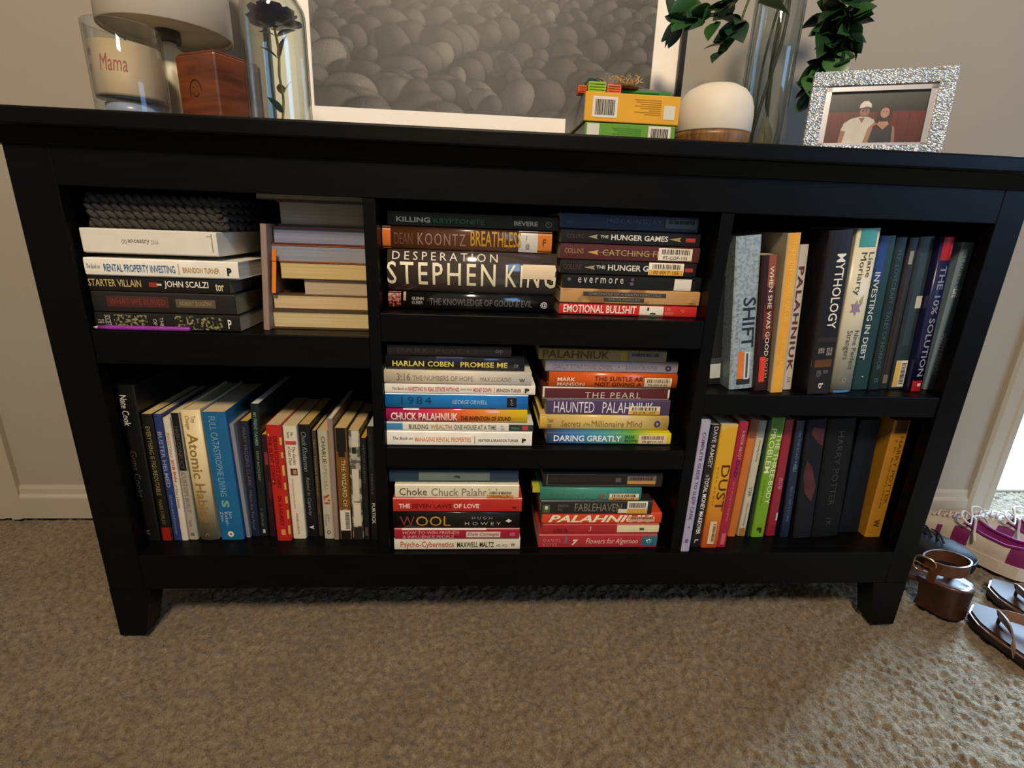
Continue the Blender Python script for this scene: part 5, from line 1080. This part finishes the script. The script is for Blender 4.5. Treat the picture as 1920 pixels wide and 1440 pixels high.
# ------------------------------------------------------------------ shoes on the carpet at the right
def frame_of(name, label, cat, heel, toe, z=0, group=None):
    h = np.array(heel); t = np.array(toe); a = math.atan2(t[1]-h[1], t[0]-h[0])
    return empty(name, label, cat, (h[0], h[1], z), (0, 0, a), group), float(np.linalg.norm(t-h))
def interp(s, xs, ys): return float(np.interp(s, xs, ys))
HWX, HWY = [0, .03, .08, .2, .4, .6, .75, .88, .96, 1], [.10, .42, .66, .80, .76, .92, 1.0, .86, .52, .06]
def outline(L, Wd, n=18, grow=0):
    ss = [.5-.5*math.cos(math.pi*i/(n-1)) for i in range(n)]
    R_ = [(s*L, -(interp(s, HWX, HWY)*Wd/2+grow)) for s in ss]; L_ = [(s*L, (interp(s, HWX, HWY)*Wd/2+grow)) for s in ss]
    return R_+L_[::-1]
def sneaker(label, heel, toe, upper, lining, sole, lacec, accent, group, Wd=.092, Hc=.085, bow=False, tongue_up=.02):
    e, L = frame_of('sneaker', label, 'shoe', heel, toe, 0, group)
    # sole: outsole and midsole with toe spring
    poly = outline(L, Wd, 18, .003); n = len(poly)
    def spring(x): return .010*max(0, (x/L-.72)/.28)**2
    V = [(x, y, .0005+spring(x)) for x, y in poly]+[(x, y, .024+spring(x)*.8+.006*(1-x/L)) for x, y in poly]
    F = [tuple(range(n))[::-1], tuple(range(n, 2*n))]+[(i, (i+1) % n, n+(i+1) % n, n+i) for i in range(n)]
    so = obj('sole', V, F, mat(sole, .6, .3, .05), e)
    # upper: arched sections; the middle columns of the rear sections sink to form the opening
    ns, nc = 26, 21; P_ = np.zeros((ns, nc, 3)); op = .50
    for i in range(ns):
        s = i/(ns-1); s_ = .012+.976*s; w = interp(s_, HWX, HWY)*Wd/2*.985
        top = interp(s_, [0, .06, .2, .35, .5, .65, .8, .92, 1], [Hc+.004, Hc+.002, Hc-.010, Hc-.008, Hc+.004, .072, .058, .050, .034])
        z0 = .022+spring(s_*L)*.8+.006*(1-s_)
        for j in range(nc):
            t = math.pi*j/(nc-1); c = math.cos(t); sn = math.sin(t)
            y = -w*math.copysign(abs(c)**.75, c)*(1-.16*sn**2*(1 if s_ < .55 else .4)); z = z0+(top-z0)*sn**.62
            if s_ < op and .06 < s_ and abs(c) < .70:
                dep = (1-(abs(c)/.70)**2)*min(1, (s_-.06)/.06)*min(1, (op-s_)/.10); z -= dep*(.040)
            P_[i, j] = (s_*L, y, z)
    F = grid_faces(ns, nc); Vl = P_.reshape(-1, 3)
    fu, fl, fa = [], [], []
    for f in F:
        i, j = divmod(f[0], nc); s_ = (i+.5)/(ns-1); c = abs(math.cos(math.pi*(j+.5)/(nc-1)))
        if s_ < op+.02 and s_ > .05 and c < .74: fl.append(f)
        elif accent and ((s_ < .16) or (.44 < s_ < .56 and c > .80) or (.62 < s_ < .70 and c > .9)): fa.append(f)
        else: fu.append(f)
    def sub(fs):
        ids = sorted({i for f in fs for i in f}); mp = {k: q for q, k in enumerate(ids)}; return [Vl[k] for k in ids], [tuple(mp[i] for i in f) for f in fs]
    obj('upper', *sub(fu), mat(upper, .65, .3, .06, 90, .15), e, True)
    obj('lining', *sub(fl), mat(lining, .8, .2, .12, 120, .2), e, True)
    for rg in ((0, .2), (.3, .6), (.6, .75)):
        for lh in (0, 1):
            g = [f for f in fa if rg[0] <= (f[0]//nc+.5)/(ns-1) < rg[1] and ((f[0] % nc) < nc//2) == bool(lh)]
            if g: obj('accent_panel', *sub(g), mat(accent, .6, .3, .1, 90), e, True)
    tp = [(L*.42, 0, Hc-.005), (L*.40, 0, Hc+tongue_up), (L*.385, 0, Hc+tongue_up+.003)]
    V = [];
    for k, (x, _, z) in enumerate([(L*.56, 0, .070), (L*.48, 0, Hc-.004), (L*.415, 0, Hc+tongue_up)]):
        for y in (-.020, -.010, 0, .010, .020): V.append((x+abs(y)*.3, y, z-abs(y)*.25))
    obj('tongue', V, grid_faces(3, 5), mat(upper, .7, .3, .06), e, True)
    rim = [P_[i, j] for i, j in [(i, 5) for i in range(2, 13)]]+[P_[i, j] for i, j in [(i, nc-6) for i in range(12, 1, -1)]]
    obj('collar_rim', *tube([p+np.array([0, 0, .002]) for p in rim], .0036, 6, True), mat(lining, .8, .2, .12, 120, .2), e, True)
    lc = []
    for k in range(5):
        s = .50+.055*k; i = int(s*(ns-1)); a_, b_ = P_[i, 7]+np.array([0, 0, .003]), P_[min(ns-1, i+1), nc-8]+np.array([0, 0, .003]); md = (a_+b_)/2+np.array([0, 0, .006])
        lc.append(tube(smoothpath([a_, md, b_], 4), .0026, 6, flat=.6)); a_, b_ = P_[min(ns-1, i+1), 7]+np.array([0, 0, .003]), P_[i, nc-8]+np.array([0, 0, .003]); lc.append(tube(smoothpath([a_, md+np.array([0, 0, .002]), b_], 4), .0026, 6, flat=.6))
    if bow:
        k0 = np.array([L*.50, 0, Hc+.006])
        for s in (-1, 1):
            lc.append(tube(smoothpath([k0, k0+np.array([.012, s*.018, .014]), k0+np.array([.004, s*.045, .010]), k0+np.array([-.012, s*.040, -.002]), k0+np.array([-.004, s*.014, .002]), k0], 5), .0028, 6, flat=.6))
            lc.append(tube(smoothpath([k0, k0+np.array([-.012, s*.016, .004]), k0+np.array([-.022, s*.036, -.018]), k0+np.array([-.030, s*.044, -.034])], 5), .0026, 6, flat=.6))
    obj('laces', *join(*lc), mat(lacec, .8, .2, .08), e, True)
    return e
SG = 'pair of white and magenta sneakers'
sneaker('black sneaker poking out from behind the right side of the bookcase', (1.432, .292), (1.684, .146), '#0a0b0d', '#08090a', '#0a0b0d', '#0d0e10', None, None, .096, .096)
sneaker('white sneaker with magenta lining, nearer one of the pair beside the black shoe', (1.784, .112), (1.682, .342), '#b9ada0', '#6f1c52', '#c4b9aa', '#b9aca4', '#6f1c52', SG, .083, .080, True)
sneaker('white sneaker with magenta lining, farther one of the pair by the door trim', (1.890, .112), (1.788, .342), '#b9ada0', '#6f1c52', '#c4b9aa', '#b9aca4', '#6f1c52', SG, .083, .080, True)
# block-heel sandal
hs, L = frame_of('block_heel_sandal', 'brown block-heeled sandal with a gold-buckled ankle strap beside the bookcase leg', 'shoe', (1.529, .008), (1.437, .208))
M_LE = mat('#341c11', .32, .5, .18, 40, .1); M_LE2 = mat('#54311c', .34, .5, .15, 50, .1); M_IN = mat('#4a2f24', .32, .5, .15, 30)
Dp = [(.072*.5*(1-math.cos(t))+0, 0) for t in (0,)]
def dshape(r, l, n=14): return [(r-r*math.cos(t), r*1.0*math.sin(t)) for t in np.linspace(-math.pi/2, math.pi/2, n)][::1]+[(l, r), (l, -r)]
hb = [(r_, l_, z_) for r_, l_, z_ in ((.0345, .070, 0), (.0335, .068, .02), (.0350, .072, .050), (.0360, .078, .060))]
V, F = [], []
for r_, l_, z_ in hb: V += [(x, y, z_) for x, y in dshape(r_, l_)]
n = len(V)//len(hb); F = [f for f in grid_faces(len(hb), n, True)]+[tuple(range(n))[::-1], tuple(range((len(hb)-1)*n, len(hb)*n))]
obj('heel_block', V, F, M_LE, hs)
V = []; ns_ = 18
for i in range(ns_):
    s = i/(ns_-1); w = interp(s, HWX, HWY)*.040+.002; zz = interp(s, [0, .25, .45, .65, .8, 1], [.064, .060, .042, .020, .015, .017])
    for y, dz in ((-w, -.005), (-w, .002), (-w*.5, 0), (0, -.0006), (w*.5, 0), (w, .002), (w, -.005)): V.append((s*L, y, zz+dz))
Fi = grid_faces(ns_, 7); Fi += [(i*7+6, i*7, (i+1)*7, (i+1)*7+6) for i in range(ns_-1)]+[tuple(range(7))[::-1], tuple(range((ns_-1)*7, ns_*7))]
obj('insole', V, Fi, M_IN, hs, True)
def band(pts, hgt, thick, up=(0, 0, 1)):
    P_ = [np.array(p, float) for p in pts]; V = []; u = np.array(up, float)
    for i, p in enumerate(P_):
        t = P_[min(i+1, len(P_)-1)]-P_[max(i-1, 0)]; nrm = np.cross(t, u); nrm /= np.linalg.norm(nrm)+1e-9
        for a, b in ((-.5, -.5), (.5, -.5), (.5, .5), (-.5, .5)): V.append(p+nrm*thick*a+u*hgt*b)
    F = grid_faces(len(P_), 4, True)+[(0, 1, 2, 3), tuple(range(4*len(P_)-4, 4*len(P_)))[::-1]]
    return V, F
sp_ = smoothpath([(.072, .033, .088), (.044, .035, .093), (.024, .022, .097), (.018, -.002, .098), (.026, -.024, .097), (.048, -.033, .094), (.070, -.028, .090), (.082, -.005, .088), (.082, .020, .087), (.072, .033, .088)], 5)
obj('ankle_strap', *band(sp_, .024, .0028), M_LE2, hs)
obj('side_strap', *band([(.055, .036, .058), (.055, .038, .075), (.052, .038, .092)], .014, .0026, (1, 0, 0)), M_LE2, hs)
obj('side_strap', *band([(.050, -.037, .058), (.048, -.037, .075), (.048, -.035, .094)], .014, .0026, (1, 0, 0)), M_LE2, hs)
obj('toe_strap', *band(smoothpath([(.165, -.036, .018), (.168, -.026, .050), (.170, 0, .060), (.168, .026, .050), (.165, .036, .018)], 4), .022, .003, (1, 0, 0)), M_LE2, hs)
bx, by, bz = .070, .0385, .0885
rr_ = [(bx+.017*math.copysign(abs(math.cos(t))**.6, math.cos(t)), .0025*math.cos(t), bz+.0155*math.copysign(abs(math.sin(t))**.6, math.sin(t))) for t in np.linspace(0, 2*math.pi, 24, endpoint=False)]
bu = obj('buckle', *tube([(x-.0, by+y, z) for x, y, z in rr_], .0019, 7, True), mat('#c9a06c', .22, .7, .1, 60, 0, .9), hs, True)
obj('prong', *tube([(bx-.016, by+.001, bz), (bx+.016, by+.002, bz)], .0011, 6), mat('#c9a06c', .22, .7, .1, 60, 0, .9), bu)
# flip-flops
FX, FY = [0, .04, .15, .4, .6, .78, .92, 1], [.15, .55, .78, .74, .92, 1.0, .72, .10]
def flip(label, heel, toe, Wd=.088):
    e, L = frame_of('flip_flop', label, 'shoe', heel, toe, 0, 'pair of brown flip-flops')
    def slab(z0, z1, g, m_, nm):
        ss = [.5-.5*math.cos(math.pi*i/17) for i in range(18)]
        poly = [(s*L, -(interp(s, FX, FY)*Wd/2+g)) for s in ss]+[(s*L, interp(s, FX, FY)*Wd/2+g) for s in ss][::-1]; n = len(poly)
        V = [(x, y, z0) for x, y in poly]+[(x, y, z1) for x, y in poly]
        return obj(nm, V, [tuple(range(n))[::-1], tuple(range(n, 2*n))]+[(i, (i+1) % n, n+(i+1) % n, n+i) for i in range(n)], m_, e)
    slab(.0005, .012, 0, mat('#2b1710', .4, .4, .1), 'outsole'); slab(.0122, .0155, .001, mat('#6a4a3a', .35, .5, .1), 'welt'); slab(.0157, .0195, -.0035, mat('#3f271c', .6, .15, .15, 25), 'footbed')
    k0 = np.array([L*.80, .004, .0200]); k1 = k0+np.array([0, 0, .012])
    st = []
    for s in (-1, 1): st.append(band(smoothpath([k1+np.array([.004, 0, 0]), k1+np.array([-.012, s*.012, .008]), np.array([L*.64, s*.030, .042]), np.array([L*.56, s*.041, .032]), np.array([L*.54, s*.0435, .014])], 5), .019, .0026, (.5, 0, .86)))
    obj('strap', *join(*st), mat('#7a5a48', .3, .5, .12), e); obj('toe_post', *tube([k0, k1+np.array([0, 0, .004])], .0028, 8), mat('#3f261a', .4, .4, .1), e)
    o = obj('knot', *lathe([(0, 0), (.005, .001), (.006, .005), (.003, .008), (0, .009)], 12), mat('#3f261a', .4, .4, .1), e, True); o.location = k1
flip('brown flip-flop lying nearest, its heel running off the right edge', (1.570, -.215), (1.568, .030))
flip('brown flip-flop behind the nearest one at the right edge', (1.690, -.140), (1.676, .100))
